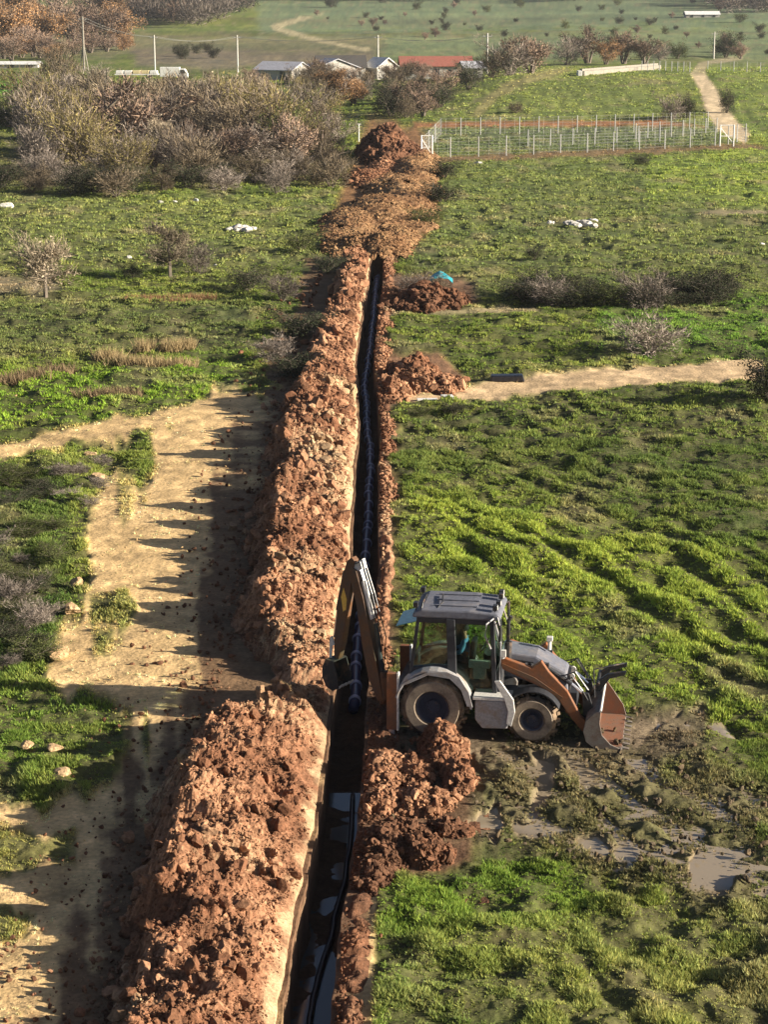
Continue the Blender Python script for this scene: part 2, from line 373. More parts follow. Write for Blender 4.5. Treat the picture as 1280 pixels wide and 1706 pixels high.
# ground sheet
def build_ground():
    ys = [12.0]
    while ys[-1] < 2600:
        d = ys[-1]; st = max(0.045, d * d / (CH * F * 0.60) * 1.15)
        if d < 27: st = 0.12
        st = min(st, 60.0) if d > 500 else st
        ys.append(d + st)
    ys = np.array(ys)
    inner = np.concatenate([np.arange(-3.2, -0.52, 0.05), np.array([-0.50, -0.46, -0.44, -0.42, -0.405, -0.40, -0.37]), np.arange(-0.33, 0.34, 0.06), np.array([0.37, 0.40, 0.405, 0.42, 0.44, 0.46, 0.50]), np.arange(0.54, 1.7, 0.05)])
    inner = np.unique(np.round(inner, 4))
    K1, K2 = 330, 330
    t = np.linspace(0, 1, K1 + 1)[1:]; t2 = np.linspace(0, 1, K2 + 1)[1:]
    left = -(3.2 + (t[None, :] ** 1.15) * (ys * 0.30 + 4)[:, None])[:, ::-1]
    right = 1.7 + (t2[None, :] ** 1.15) * (ys * 0.30 + 6)[:, None]
    far = ss(140, 300, ys)[:, None]
    off = np.hstack([left, np.repeat(inner[None, :], len(ys), 0) * (1 + far * 2.0), right + far * 3.4])
    off[:, :K1] -= far * 6.4
    Y = np.repeat(ys[:, None], off.shape[1], 1)
    X = off + np.interp(Y, TY, TX) * 1.0
    X = X + (xc(Y) - np.interp(Y, TY, TX)) * (np.abs(off) < 1.2)
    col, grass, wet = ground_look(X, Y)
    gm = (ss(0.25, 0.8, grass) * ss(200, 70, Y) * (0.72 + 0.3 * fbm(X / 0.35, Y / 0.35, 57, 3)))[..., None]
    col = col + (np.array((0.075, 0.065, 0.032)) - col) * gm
    Z = terr(X, Y)
    n = fbm(X / 0.9, Y / 0.9, 51, 4); n2 = fbm(X / 0.28, Y / 0.28, 52, 3); n3 = fbm(X / 3.0 + 0.3 * Y / 3, Y / 3.0, 53, 3)
    amp = (0.05 + 0.20 * grass) * np.clip(Y / 60, 1, 1.35)
    Z = Z + 0.065 * furrow(X, Y) * grass
    Z = Z + amp * (n * 0.8 * ss(420, 180, Y) + n3 * 0.8 * ss(900, 300, Y)) + 0.05 * n2 * (0.35 + grass) * ss(300, 120, Y)
    # ruts left by the wheels in the wet corner
    px, py = proj(X, Y, terr(X, Y))
    rz = pmask([(760, 1240), (1060, 1225), (1300, 1320), (1330, 1500), (1150, 1490), (980, 1420), (820, 1340)], 40, 0, px, py, px * 0)
    u = X * 0.92 + Y * 0.38 + 0.4 * fbm(X / 3, Y / 3, 61, 2)
    Z = Z - rz * 0.13 * ss(0.1, 0.8, np.sin(u * 2 * math.pi / 1.25) + 0.5 * n3) - rz * 0.03 * np.abs(np.sin((X * 0.4 - Y * 0.92) * 2 * math.pi / 0.35)) * ss(0.1, 0.8, np.sin(u * 2 * math.pi / 1.25)) + rz * (0.07 * n + 0.07 * n2)
    Z = Z + (terr(X, Y) - 0.105 + 0.02 * n - Z) * wet
    # trench
    hw = 0.405 + 0.035 * fbm(Y / 0.8, Y * 0, 71, 3)
    a = np.abs(off) * 1.0
    inside = (a < 0.402) & (Y < TEND) & (Y > 10)
    depth = 1.19 + 0.05 * n2 + 0.06 * n + 0.13 * fbm(Y / 1.8, off / 0.6, 72, 2)
    Zt = terr(X, Y)
    Z = np.where(inside, Zt - depth, Z)
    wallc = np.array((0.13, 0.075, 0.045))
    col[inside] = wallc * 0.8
    _c, _s = math.cos(YAW), math.sin(YAW); lx = (X - MBASE.x) * _c + (Y - MBASE.y) * _s; ly = -(X - MBASE.x) * _s + (Y - MBASE.y) * _c
    fm = ss(-1.9, -1.3, lx) * ss(5.2, 4.7, lx) * ss(1.7, 1.3, np.abs(ly)) * (~inside)
    Z = Z + (Zt + 0.015 * n2 - 0.035 - Z) * fm * 0.92
    nr, nc = X.shape
    V = np.stack([X, Y, Z], -1).reshape(-1, 3)
    i = np.arange(nr - 1)[:, None] * nc + np.arange(nc - 1)[None, :]
    Fq = np.stack([i, i + 1, i + nc + 1, i + nc], -1).reshape(-1, 4)
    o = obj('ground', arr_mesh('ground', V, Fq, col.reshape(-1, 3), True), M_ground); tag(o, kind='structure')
build_ground()

# ---------------------------------------------------------------- grass as triangle blades, one object
def build_grass():
    Vs, Cs = [], []
    bands = [(25, 45, 0.053, 9, 0.085, 0.015), (45, 75, 0.080, 8, 0.105, 0.022), (75, 125, 0.150, 7, 0.105, 0.034), (125, 235, 0.31, 6, 0.14, 0.06), (235, 400, 0.66, 5, 0.16, 0.10)]
    for y0, y1, sp_, nb, h, wd in bands:
        ex = 4.5; xm = 0.205 * y1 + ex; area_n = int((y1 - y0) * 2 * xm / sp_ ** 2)
        y = y0 + (y1 - y0) * rs.rand(area_n); x = (rs.rand(area_n) * 2 - 1) * xm; k_ = (x < 0.205 * y + ex) & (x > -0.205 * y - 1.5); x, y = x[k_], y[k_]; area_n = len(x)
        col, g, wet = ground_look(x, y)
        cl = ss(-0.35, 0.5, fbm(x / 0.7, y / 0.7, 81, 3) + 0.45 * furrow(x, y))
        keep = rs.rand(area_n) < g * (0.35 + 0.65 * cl) * 1.1
        _c, _s = math.cos(YAW), math.sin(YAW); lx = (x - MBASE.x) * _c + (y - MBASE.y) * _s; ly = -(x - MBASE.x) * _s + (y - MBASE.y) * _c
        keep &= ~((lx > -1.2) & (lx < 4.75) & (np.abs(ly) < 1.25) & ((rs.rand(area_n) < 0.6) | (lx > 3.3)))
        x, y, col, g, cl = x[keep], y[keep], col[keep], g[keep], cl[keep]
        n = len(x)
        z = terr(x, y)
        gn = fbm(x / 0.9, y / 0.9, 51, 4); gn2 = fbm(x / 0.28, y / 0.28, 52, 3); gn3 = fbm(x / 3.0 + 0.3 * y / 3, y / 3.0, 53, 3)
        z = z + (0.05 + 0.20 * g) * np.clip(y / 60, 1, 1.35) * (gn * 0.8 + gn3 * 0.8) + 0.05 * gn2 * (0.35 + g) - 0.02 + 0.065 * furrow(x, y) * g
        tall = (0.35 + 1.25 * cl + 0.3 * rs.rand(n)) * h * (0.45 + 0.6 * g)
        for b in range(nb):
            a = rs.rand(n) * 6.283; lean = 0.25 + rs.rand(n) * 0.9
            bx = x + np.cos(a) * sp_ * 0.35 * rs.rand(n); by = y + np.sin(a) * sp_ * 0.35 * rs.rand(n)
            L = tall * (0.6 + 0.7 * rs.rand(n)); ww = wd * (0.7 + 0.8 * rs.rand(n))
            ta = a + (rs.rand(n) - 0.5) * 1.5
            tx = bx + np.cos(ta) * L * np.sin(lean); ty = by + np.sin(ta) * L * np.sin(lean); tz = z + L * np.cos(lean)
            pa = rs.rand(n) * 6.283
            dx = np.cos(pa) * ww; dy = np.sin(pa) * ww
            tri = np.stack([np.stack([bx - dx, by - dy, z], -1), np.stack([bx + dx, by + dy, z], -1), np.stack([tx, ty, tz], -1)], 1)
            jit = (0.75 + 0.6 * rs.rand(n, 1)) * (1 + (rs.rand(n, 1) - 0.5) * np.array([[0.35, 0.1, 0.0]]))
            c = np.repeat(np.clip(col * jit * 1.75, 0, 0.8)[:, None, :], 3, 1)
            Vs.append(tri.reshape(-1, 3)); Cs.append(c.reshape(-1, 3))
    V = np.concatenate(Vs); Cc = np.concatenate(Cs)
    print('grass tris', len(V) // 3)
    o = obj('grass', arr_mesh('grass', V, np.arange(len(V)).reshape(-1, 3), Cc), M_grass)
    tag(o, kind='stuff')
build_grass()

# ---------------------------------------------------------------- clods and heaps
def ico(sub):
    bm = bmesh.new(); bmesh.ops.create_icosphere(bm, subdivisions=sub, radius=1.0)
    v = np.array([x.co[:] for x in bm.verts]); f = np.array([[q.index for q in p.verts] for p in bm.faces]); bm.free()
    return v, f
def clod_variants(sub, n):
    v, f = ico(sub); out = []
    for k in range(n):
        r = np.random.RandomState(100 + k)
        sc_ = np.array([1, 0.55 + 0.45 * r.rand(), 0.45 + 0.4 * r.rand()])
        vv = v * sc_ * (0.72 + 0.55 * r.rand(len(v), 1))
        for _ in range(4):      # break off flat facets
            nrm = r.randn(3); nrm /= np.linalg.norm(nrm); d = vv @ nrm; lim = 0.35 + 0.25 * r.rand()
            vv = vv - np.clip(d - lim, 0, None)[:, None] * nrm
        out.append(vv)
    return out, f
CV1, CF1 = clod_variants(1, 14); CV2, CF2 = clod_variants(2, 10)
def scatter_clods(P, r, seed, big=False):
    R_ = np.random.RandomState(seed); n = len(P)
    CV, CF = (CV2, CF2) if big else (CV1, CF1)
    q = R_.randn(n, 4); q /= np.linalg.norm(q, axis=1)[:, None]; w_, x_, y_, z_ = q.T
    M = np.stack([1 - 2 * (y_ * y_ + z_ * z_), 2 * (x_ * y_ - z_ * w_), 2 * (x_ * z_ + y_ * w_),
                  2 * (x_ * y_ + z_ * w_), 1 - 2 * (x_ * x_ + z_ * z_), 2 * (y_ * z_ - x_ * w_),
                  2 * (x_ * z_ - y_ * w_), 2 * (y_ * z_ + x_ * w_), 1 - 2 * (x_ * x_ + y_ * y_)], -1).reshape(n, 3, 3)
    B = np.stack(CV)[R_.randint(0, len(CV), n)] * r[:, None, None]
    V = np.einsum('nij,nkj->nki', M, B) + P[:, None, :]
    nv = B.shape[1]
    Fc = (CF[None] + (np.arange(n) * nv)[:, None, None]).reshape(-1, 3)
    return V.reshape(-1, 3), Fc, nv
def heap_obj(name, grid, clods, label, cat='spoil heap', group=None, mat=None, hide=None):
    """grid = (X, Y, Z, col) arrays; clods = (P, r, col) ; one mesh"""
    X, Y, Z, col = grid; nr, nc = X.shape
    V = [np.stack([X, Y, Z], -1).reshape(-1, 3)]; Cc = [col.reshape(-1, 3)]
    i = (np.arange(nr - 1)[:, None] * nc + np.arange(nc - 1)[None, :]).ravel()
    Fs = [np.stack([i, i + 1, i + nc + 1], -1), np.stack([i, i + nc + 1, i + nc], -1)]
    if hide is not None: hv = hide.ravel(); Fs = [f[~hv[f].any(1)] for f in Fs]
    base = nr * nc
    for (P, r, cc, bg_) in clods:
        if len(P) == 0: continue
        v, f, nv = scatter_clods(P, r, len(P) + 3, bg_)
        V.append(v); Cc.append(np.repeat(cc, nv, 0)); Fs.append(f + base); base += len(v)
    me = arr_mesh(name, np.concatenate(V), np.concatenate(Fs), np.concatenate(Cc))
    return tag(obj(name, me, mat or M_clod), label, cat, group)
RED = np.array((0.185, 0.086, 0.047)); REDL = np.array((0.355, 0.19, 0.108)); CLAY = np.array((0.48, 0.34, 0.20)); DARK = np.array((0.13, 0.065, 0.038))
def soil_col(x, y, n, pal):
    a = fbm(x / 1.1, y / 1.6, 91, 3); b = rs.rand(n)
    c = pal[0] + (pal[1] - pal[0]) * ss(-0.4, 0.6, a + (b - 0.5) * 0.9)[:, None]
    d = ss(0.35, 0.8, fbm(x / 2.4, y / 4.0, 92, 3) + 0.5 * (rs.rand(n) - 0.5))
    c = c + (pal[2] - c) * (0.8 * d)[:, None]
    return np.clip(c * (0.8 + 0.4 * rs.rand(n, 1)), 0, 1)

# crest offset and height along the long heap (photo rows)
_rows = [1760, 1706, 1600, 1450, 1300, 1230, 1190, 1150, 1110, 1080, 1000, 900, 800, 700, 640, 600, 500, 430]
_cro = [2.7, 2.7, 2.75, 3.05, 3.1, 2.6, 2.0, 1.6, 1.9, 2.45, 2.55, 2.75, 2.8, 2.85, 2.4, 2.1, 1.75, 1.6]
_hgt = [0.85, 0.85, 0.85, 0.9, 0.95, 0.85, 0.6, 0.3, 0.5, 0.8, 0.85, 0.9, 0.95, 0.95, 0.85, 0.8, 0.75, 0.7]
_ry = np.array([at_y(p) for p in _rows])
def heap_h(off, y):
    wc = np.interp(y, _ry, _cro) + 0.25 * fbm(y / 2.2, y * 0, 101, 3)
    hh = np.interp(y, _ry, _hgt) * (1 + 0.34 * fbm(y / 1.7, y * 0 + 5, 102, 2) + 0.5 * fbm(y / 0.8, y * 0 + 9, 103, 2) * ss(0.3, 1.0, (-off - 0.46) / np.maximum(wc - 0.46, 0.3)))
    u = (-off - 0.46) / np.maximum(wc - 0.46, 0.3)       # 0 at the trench lip, 1 at the crest
    up = np.where(u < 0.22, u / 0.22 * 0.52, 0.52 + 0.48 * np.sin(np.clip((u - 0.22) / 0.78, 0, 1) * math.pi / 2))
    dn = 1 - (-off - wc) / (hh * 0.72 + 0.05)
    p = np.where(u < 1, up, dn)
    return hh * p, u
def long_heap(name, y0, y1, label, seed, dens=1.0, group=None):
    ys = [y0]
    while ys[-1] < y1: ys.append(ys[-1] + max(0.05, ys[-1] ** 2 / (CH * F * 0.6) * 1.3))
    ys = np.array(ys); offs = np.linspace(-4.9, -0.40, 110)
    O, Y = np.meshgrid(offs, ys); X = O + xc(Y)
    h, u = heap_h(O, Y)
    end = ss(y0, y0 + 0.7, Y + 0.2 * fbm(O, O * 0, 3, 2)) * ss(y1, y1 - 0.8, Y)
    h = h * end
    rough = fbm(X / 0.55, Y / 0.55, 111, 5, 0.6) * 0.42 + fbm(X / 0.13, Y / 0.13, 112, 2) * 0.06
    face = ss(0.13, 0.03, u + 0.16 * fbm(X / 0.6, Y / 0.6, 115, 4))
    Z = terr(X, Y) + h + rough * np.clip(h * 2, 0, 1) * (1 - 0.5 * face) - 0.05 * (h < 0.02) - 0.1 * (h <= 0)
    n = X.size
    c = soil_col(X.ravel(), Y.ravel(), n, (RED, REDL, CLAY)).reshape(X.shape + (3,))
    c = c + (CLAY * 1.02 - c) * (face * (0.55 + 0.35 * vn(Y / 1.5, O * 0, 4)))[..., None]
    # clods
    m = int(7000 * dens); cl = []
    for (cnt, rlo, rhi, bg_) in ((m * 5, 0.012, 0.045, False), (int(m * 0.40), 0.04, 0.10, False), (int(m * 0.09), 0.08, 0.26, True)):
        r = np.random.RandomState(seed); seed += 1
        t = r.rand(cnt); yy = 1 / (1 / y0 + (1 / y1 - 1 / y0) * t); oo = -0.55 - r.rand(cnt) * 4.1
        hh, uu = heap_h(oo, yy)
        hh = hh * ss(y0, y0 + 0.7, yy) * ss(y1, y1 - 0.8, yy)
        ok = (hh > 0.03) & ((uu > 0.08 + 0.14 * fbm(yy / 0.8, oo, 116, 3)) | (r.rand(cnt) < 0.12 * (rhi < 0.1)))
        # some scattered at the left foot
        ok |= (oo < -3) & (hh > -0.8) & (r.rand(cnt) < 0.12)
        yy, oo, hh = yy[ok], oo[ok], np.maximum(hh[ok], 0)
        xx = oo + xc(yy)
        rad = (rlo + (rhi - rlo) * r.rand(len(xx)) ** 2) * np.clip(yy / 60, 0.8, 1.9)
        ro = fbm(xx / 0.55, yy / 0.55, 111, 5, 0.6) * 0.42
        zz = terr(xx, yy) + hh + ro * np.clip(hh * 2, 0, 1) + rad * 0.25
        cc = soil_col(xx, yy, len(xx), (RED, REDL * 1.1, CLAY))
        cl.append((np.stack([xx, yy, zz], -1), rad, cc, bg_))
    return heap_obj(name, (X, Y, Z, c), cl, label, group=group)
YG = at_y(1150)
long_heap('spoil_heap', 24.0, YG + 0.2, 'long red clay spoil heap nearest the camera, left of the flooded trench end', 11, 1.3)
long_heap('spoil_heap', YG + 0.1, TEND, 'longest red clay spoil heap, behind the backhoe bucket and running away beside the pipe', 21, 2.4)

def pile(name, pts, label, pal, seed, ncl=1500, cr=(0.04, 0.14), res=90, cat='spoil heap', group=None, mat=None, jag=0.2, add_big=0.1):
    """pts: list of (photo x, photo y of the foot, radius across m, radius along m, height m) lobes"""
    L = []
    for (px, py, ra, rl, h) in pts:
        p = at(px, py); L.append((p.x, p.y, ra, rl, h))
    A = np.array(L); x0 = (A[:, 0] - A[:, 2]).min() - .2; x1 = (A[:, 0] + A[:, 2]).max() + .2; y0 = (A[:, 1] - A[:, 3]).min() - .2; y1 = (A[:, 1] + A[:, 3]).max() + .2
    def H(x, y):
        n = fbm(x / (0.35 * (A[0, 2])), y / (0.35 * A[0, 2]), seed, 4)
        h = np.zeros(x.shape) - 0.15
        for (cx, cy, ra, rl, hh) in L:
            d = np.sqrt(((x - cx) / ra) ** 2 + ((y - cy) / rl) ** 2) + n * jag * 1.3
            h = np.maximum(h, hh * np.clip(1 - d ** 2.2, -0.3, 1) * (1 + n * jag * 1.5) - 0.03)
        return h
    X, Y = np.meshgrid(np.linspace(x0, x1, res), np.linspace(y0, y1, res))
    s_ = max(0.1, 0.12 * A[0, 2])
    h = H(X, Y); Z = terr(X, Y) + h + (fbm(X / s_, Y / s_, seed + 5, 3) * 0.35 * s_) * (h > 0.02)
    c = soil_col(X.ravel(), Y.ravel(), X.size, pal).reshape(X.shape + (3,))
    cl = []; r = np.random.RandomState(seed)
    for cnt, a, b, bg_ in ((ncl, cr[0], (cr[0] + cr[1]) / 2, False), (int(ncl * add_big), cr[1] * 0.6, cr[1] * 1.3, True)):
        xx = x0 + (x1 - x0) * r.rand(cnt * 2); yy = y0 + (y1 - y0) * r.rand(cnt * 2); hh = H(xx, yy); ok = (hh > 0.0) & ((np.abs(xx - xc(yy)) > 0.45) | (yy > TEND - 1))
        xx, yy, hh = xx[ok], yy[ok], hh[ok]; rad = a + (b - a) * r.rand(len(xx)) ** 2
        cl.append((np.stack([xx, yy, terr(xx, yy) + hh + rad * 0.3], -1), rad, soil_col(xx, yy, len(xx), pal), bg_))
    return heap_obj(name, (X, Y, Z, c), cl, label, cat, group, mat, ((np.abs(X - xc(Y)) < 0.45) & (Y < TEND - 1)) | (h < -0.1))
PAL = (RED, REDL, CLAY); PALD = (DARK, RED, REDL)
STRAW = (np.array((0.22, 0.12, 0.06)), np.array((0.33, 0.20, 0.10)), np.array((0.18, 0.09, 0.05)))
pile('spoil_heap', [(735, 1255, 0.55, 1.2, 0.62), (762, 1300, 0.4, 0.9, 0.38), (700, 1345, 0.75, 0.7, 0.42), (640, 1290, 0.55, 1.2, 0.36), (635, 1350, 0.55, 0.6, 0.42), (690, 1290, 0.45, 1.0, 0.25)], 'lumpy red clay heap right of the trench, just in front of the rear wheel', (RED, REDL, REDL), 31, 5200, (0.025, 0.12), res=130, jag=0.45)
pile('spoil_heap', [(640, 1420, 0.6, 0.9, 0.42), (700, 1425, 0.6, 0.65, 0.46), (745, 1385, 0.5, 0.5, 0.2), (668, 1400, 0.6, 0.7, 0.4), (622, 1460, 0.42, 0.8, 0.3)], 'low dark red clay heap beside the trench at the edge of the near grass', (DARK, RED, REDL), 32, 4600, (0.025, 0.11), res=130, jag=0.45)
pile('spoil_heap', [(690, 640, 1.5, 2.2, 1.1), (650, 655, 1.0, 2, 0.6), (740, 645, 1.1, 1.6, 0.45)], 'brown spoil heap at the trench edge by the sandy track crossing', (RED, REDL, DARK), 33, 1100, (0.07, 0.24), jag=0.3)
pile('rubbish_heap', [(710, 508, 1.7, 3.0, 1.0), (755, 508, 1.0, 2.2, 0.7), (665, 510, 0.9, 2, 0.5)], 'dark reddish heap of soil and rubbish under a turquoise sheet', (DARK, RED * 0.8, DARK), 34, 900, (0.08, 0.3), jag=0.4, cat='rubbish heap')
pile('spoil_heap', [(640, 415, 1.9, 6.0, 0.95), (600, 412, 1.7, 5.0, 0.8), (570, 405, 1.4, 7.0, 0.5), (665, 400, 1.5, 8, 0.6)], 'straw-brown spoil heap across the far end of the open trench', STRAW, 35, 4200, (0.04, 0.14), jag=0.3)
pile('spoil_heap', [(590, 375, 2.5, 12.0, 0.8), (640, 355, 2.9, 14.0, 1.0), (565, 390, 1.7, 9.0, 0.5), (690, 365, 1.9, 10, 0.5)], 'golden-brown middle spoil heap behind the far end of the open trench', (STRAW[0], STRAW[1], STRAW[1]), 36, 4200, (0.04, 0.14), jag=0.3)
pile('spoil_heap', [(675, 325, 3.0, 20.0, 1.1), (692, 290, 2.4, 16.0, 1.2), (650, 315, 2.4, 16.0, 0.8), (702, 268, 1.9, 12.0, 0.8)], 'golden-brown far spoil heap with ribbed sides left of the fence', (STRAW[0], STRAW[1] * 1.05, RED), 37, 4200, (0.04, 0.14), jag=0.3)
pile('spoil_heap', [(643, 262, 2.9, 9.0, 3.0), (665, 262, 2.6, 8.0, 1.6)], 'steep dark brown spoil heap between the thicket and the fence gate', (DARK, DARK * 1.4, RED), 38, 1000, (0.15, 0.45), jag=0.35)
pile('spoil_heap', [(620, 300, 2.4, 8.0, 0.7), (640, 285, 1.8, 8.0, 0.8)], 'low orange-brown spoil heap below the steep dark heap', (RED * 1.2, REDL, STRAW[1]), 39, 700, (0.1, 0.3), jag=0.35)
def lip(y0, y1, label, seed, w0=0.5, hh=0.16, pal=PAL, off0=0.46):
    ys = np.arange(y0, y1, max(0.06, y0 * 0.0022)); offs = np.linspace(off0, off0 + w0, 16)
    O, Y = np.meshgrid(offs, ys); X = O + xc(Y)
    k = (O - off0) / w0; prof = np.sin(np.clip(k, 0, 1) * math.pi)
    n = fbm(X / 0.3, Y / 0.3, seed, 3)
    h = hh * prof * (0.7 + n) * ss(y0, y0 + 1.2, Y) * ss(y1, y1 - 1.2, Y) - 0.01
    c = soil_col(X.ravel(), Y.ravel(), X.size, pal).reshape(X.shape + (3,))
    r = np.random.RandomState(seed); m = int((y1 - y0) * 130)
    t = r.rand(m); yy = 1 / (1 / y0 + (1 / y1 - 1 / y0) * t); oo = off0 + 0.02 + w0 * 1.3 * r.rand(m) ** 1.3; xx = oo + xc(yy)
    keep = (fbm(yy / 1.7, yy * 0, seed + 2, 2) + 0.55 - (oo - off0) / w0 * 0.5) > r.rand(m) * 0.7
    xx, yy, oo = xx[keep], yy[keep], oo[keep]
    rad = (0.02 + 0.075 * r.rand(len(xx)) ** 2) * np.clip(yy / 55, 0.8, 1.7)
    zz = terr(xx, yy) + hh * 0.75 * np.sin(np.clip((oo - off0) / w0, 0, 1) * math.pi) + rad * 0.4 + 0.02
    heap_obj('earth_ridge', (X, Y, terr(X, Y) + h - 0.02, c), [(np.stack([xx, yy, zz], -1), rad, soil_col(xx, yy, len(xx), pal), False)], label, 'earth ridge')
lip(at_y(1474), at_y(1140), 'crumbly brown earth ridge on the trench edge between the near clay heaps and the machine', 44, 0.75, 0.13, (DARK, RED, REDL))
lip(at_y(694), at_y(636), 'short low earth ridge where the sandy track meets the trench', 45, 0.5, 0.10, (DARK, RED, REDL))
lip(24, at_y(1470), 'low crumbly earth ridge between the flooded trench and the near grass', 41, 0.55, 0.18, (DARK, RED, REDL))
lip(at_y(1150), at_y(690), 'thin pale earth ridge between the trench and the bright field behind the backhoe', 42, 0.42, 0.16, (RED, REDL, CLAY))
lip(at_y(640), at_y(432), 'narrow sandy ridge along the trench beyond the sandy track', 43, 0.6, 0.15, (RED, REDL, CLAY))

def crumbs():
    r = np.random.RandomState(99); out = []
    n = 7000; t = r.rand(n); yy = 1 / (1 / 25 + (1 / 120 - 1 / 25) * t); oo = -3.3 - 2.6 * r.rand(n) ** 2.6; xx = oo + xc(yy)
    rad = (0.008 + 0.10 * r.rand(n) ** 7) * np.clip(yy / 50, 0.8, 2); out.append((xx, yy, rad, (DARK, RED, REDL)))
    n = 2600; P = np.array([(620, 1215), (860, 1225), (1120, 1160), (1190, 1200), (1300, 1340), (1300, 1500), (1000, 1450), (780, 1400), (620, 1470)])
    u, v = r.rand(n) * 700 + 600, r.rand(n) * 350 + 1150; ok = sdist(P, u, v) > 0
    for Q in WET: ok &= sdist(Q, u, v) < 0
    u, v = u[ok], v[ok]
    dx = (u - 640) / F; dv = (853 - v) / F; tt = CH / (sp - dv * cp); xx = dx * tt; yy = (cp + dv * sp) * tt
    rad = 0.012 + 0.10 * r.rand(len(xx)) ** 5; out.append((xx, yy, rad, (np.array(MUD) * 0.8, np.array((0.12, 0.085, 0.05)), np.array((0.16, 0.13, 0.07)))))
    n = 900; t = r.rand(n); yy = 1 / (1 / 25 + (1 / 85 - 1 / 25) * t); xx = -4.2 - r.rand(n) * 10 * yy / 45; rad = (0.008 + 0.035 * r.rand(n) ** 3) * yy / 40
    out.append((xx, yy, rad, (np.array(SAND) * 0.7, np.array(SAND), REDL)))
    V, Fc, Cc, b = [], [], [], 0
    for xx, yy, rad, pal in out:
        c = soil_col(xx, yy, len(xx), pal); P = np.stack([xx, yy, terr(xx, yy) + rad * 0.3 + 0.03], -1); v, f, nv = scatter_clods(P, rad, 5)
        V.append(v); Fc.append(f + b); b += len(v); Cc.append(np.repeat(c, nv, 0))
    tag(obj('soil_crumbs', arr_mesh('soil_crumbs', np.concatenate(V), np.concatenate(Fc), np.concatenate(Cc)), M_clod), kind='stuff')
crumbs()
# separate lumps lying on the shaded track
def clod_thing(px, py, r, label, name='clay_lump', col=REDL, group=None, flat=0.8):
    p = at(px, py); R_ = np.random.RandomState(int(px * 7 + py)); v, f = ico(3)
    vv = v.copy()
    for _ in range(9):
        nrm = R_.randn(3); nrm /= np.linalg.norm(nrm); d = vv @ nrm; vv = vv - np.clip(d - (0.5 + 0.3 * R_.rand()), 0, None)[:, None] * nrm
    vv *= (1 + 0.16 * (R_.rand(len(v), 1) - 0.5)); vv = vv * np.array([1, 0.85, flat]) * r
    vv[:, 2] += r * flat * 0.55
    c = np.clip(col * (0.85 + 0.3 * R_.rand(len(v), 1)), 0, 1)
    return tag(obj(name, arr_mesh(name, vv, f, c), M_clod, loc=p), label, 'lump' if 'lump' in name else name.replace('_', ' '), group)
clod_thing(245, 1470, 0.30, 'biggest loose clay lump on the shaded track left of the near heap')
clod_thing(215, 1400, 0.17, 'reddish clay lump in the shadow above the biggest lump')
clod_thing(185, 1660, 0.16, 'small pale clay lump alone in the shadow at the bottom left')
clod_thing(270, 1395, 0.12, 'smallest clay lump in the shadow beside the near heap')
for px, py, r, lb in ((127, 975, .28, 'pale dirt lump at the grass edge, topmost of three down the track side'), (118, 1020, .3, 'pale dirt lump at the grass edge, middle of three down the track side'), (98, 1095, .33, 'wide pale dirt lump at the tip of the cab shadow'),
                      (92, 1250, .2, 'small pale lump in the green patch below the cab shadow'), (105, 1295, .24, 'pale lump at the lower edge of the green patch'), (45, 1245, .17, 'tiny pale lump at the left edge in green grass'),
                      (160, 800, .32, 'sandy lump among dark weeds near the track bend'), (150, 760, .25, 'sandy lump by the upper weeds of the track bend')):
    clod_thing(px, py, r, lb, 'dirt_lump', np.array((0.5, 0.34, 0.19)), flat=0.6)
# white stone heaps
def stones(px, py, n, spread, r, label):
    p = at(px, py); R_ = np.random.RandomState(int(px)); e = empty('stone_heap', p, 0, label, 'stone heap')
    for i in range(n):
        v, f = ico(2); vv = v * (0.8 + 0.4 * R_.rand(len(v), 1)) * r * (0.5 + R_.rand()) * np.array([1, 0.8, 0.6])
        o = obj('stone', arr_mesh('stone', vv, f, np.full((len(v), 3), 0.42 + 0.2 * R_.rand()) * np.array([1, 0.95, 0.86])), M_clod, e)
        o.location = (R_.randn() * spread, R_.randn() * spread * 0.8, r * 0.3 + abs(R_.randn()) * r * 0.3)
stones(402, 384, 16, 0.45, 0.28, 'heap of whitish stones on the meadow left of the trench')
stones(960, 376, 18, 0.7, 0.3, 'long low heap of pale stones in the field below the fence')
for px, py, r, lb in ((268, 338, .25, 'leftmost of three white stones on the far left meadow'), (291, 337, .22, 'middle of three white stones on the far left meadow'), (326, 335, .28, 'rightmost of three white stones on the far left meadow'), (215, 430, .22, 'white stone on the grass left of the bare round tree'), (360, 444, .2, 'white stone right of the bare round tree'),
                      (10, 347, .6, 'large pale stone at the left edge of the meadow'), (797, 274, .45, 'flat white slab in the grass just below the fence'), (1270, 408, .22, 'white stone in the grass at the right edge'), (725, 505, .3, 'white bag of rubbish at the foot of the dark heap'), (765, 505, .26, 'pale bag at the right end of the rubbish heap')):
    clod_thing(px, py, r, lb, 'rock' if 'bag' not in lb else 'rubbish_bag', np.array((0.6, 0.58, 0.52)), flat=0.55)

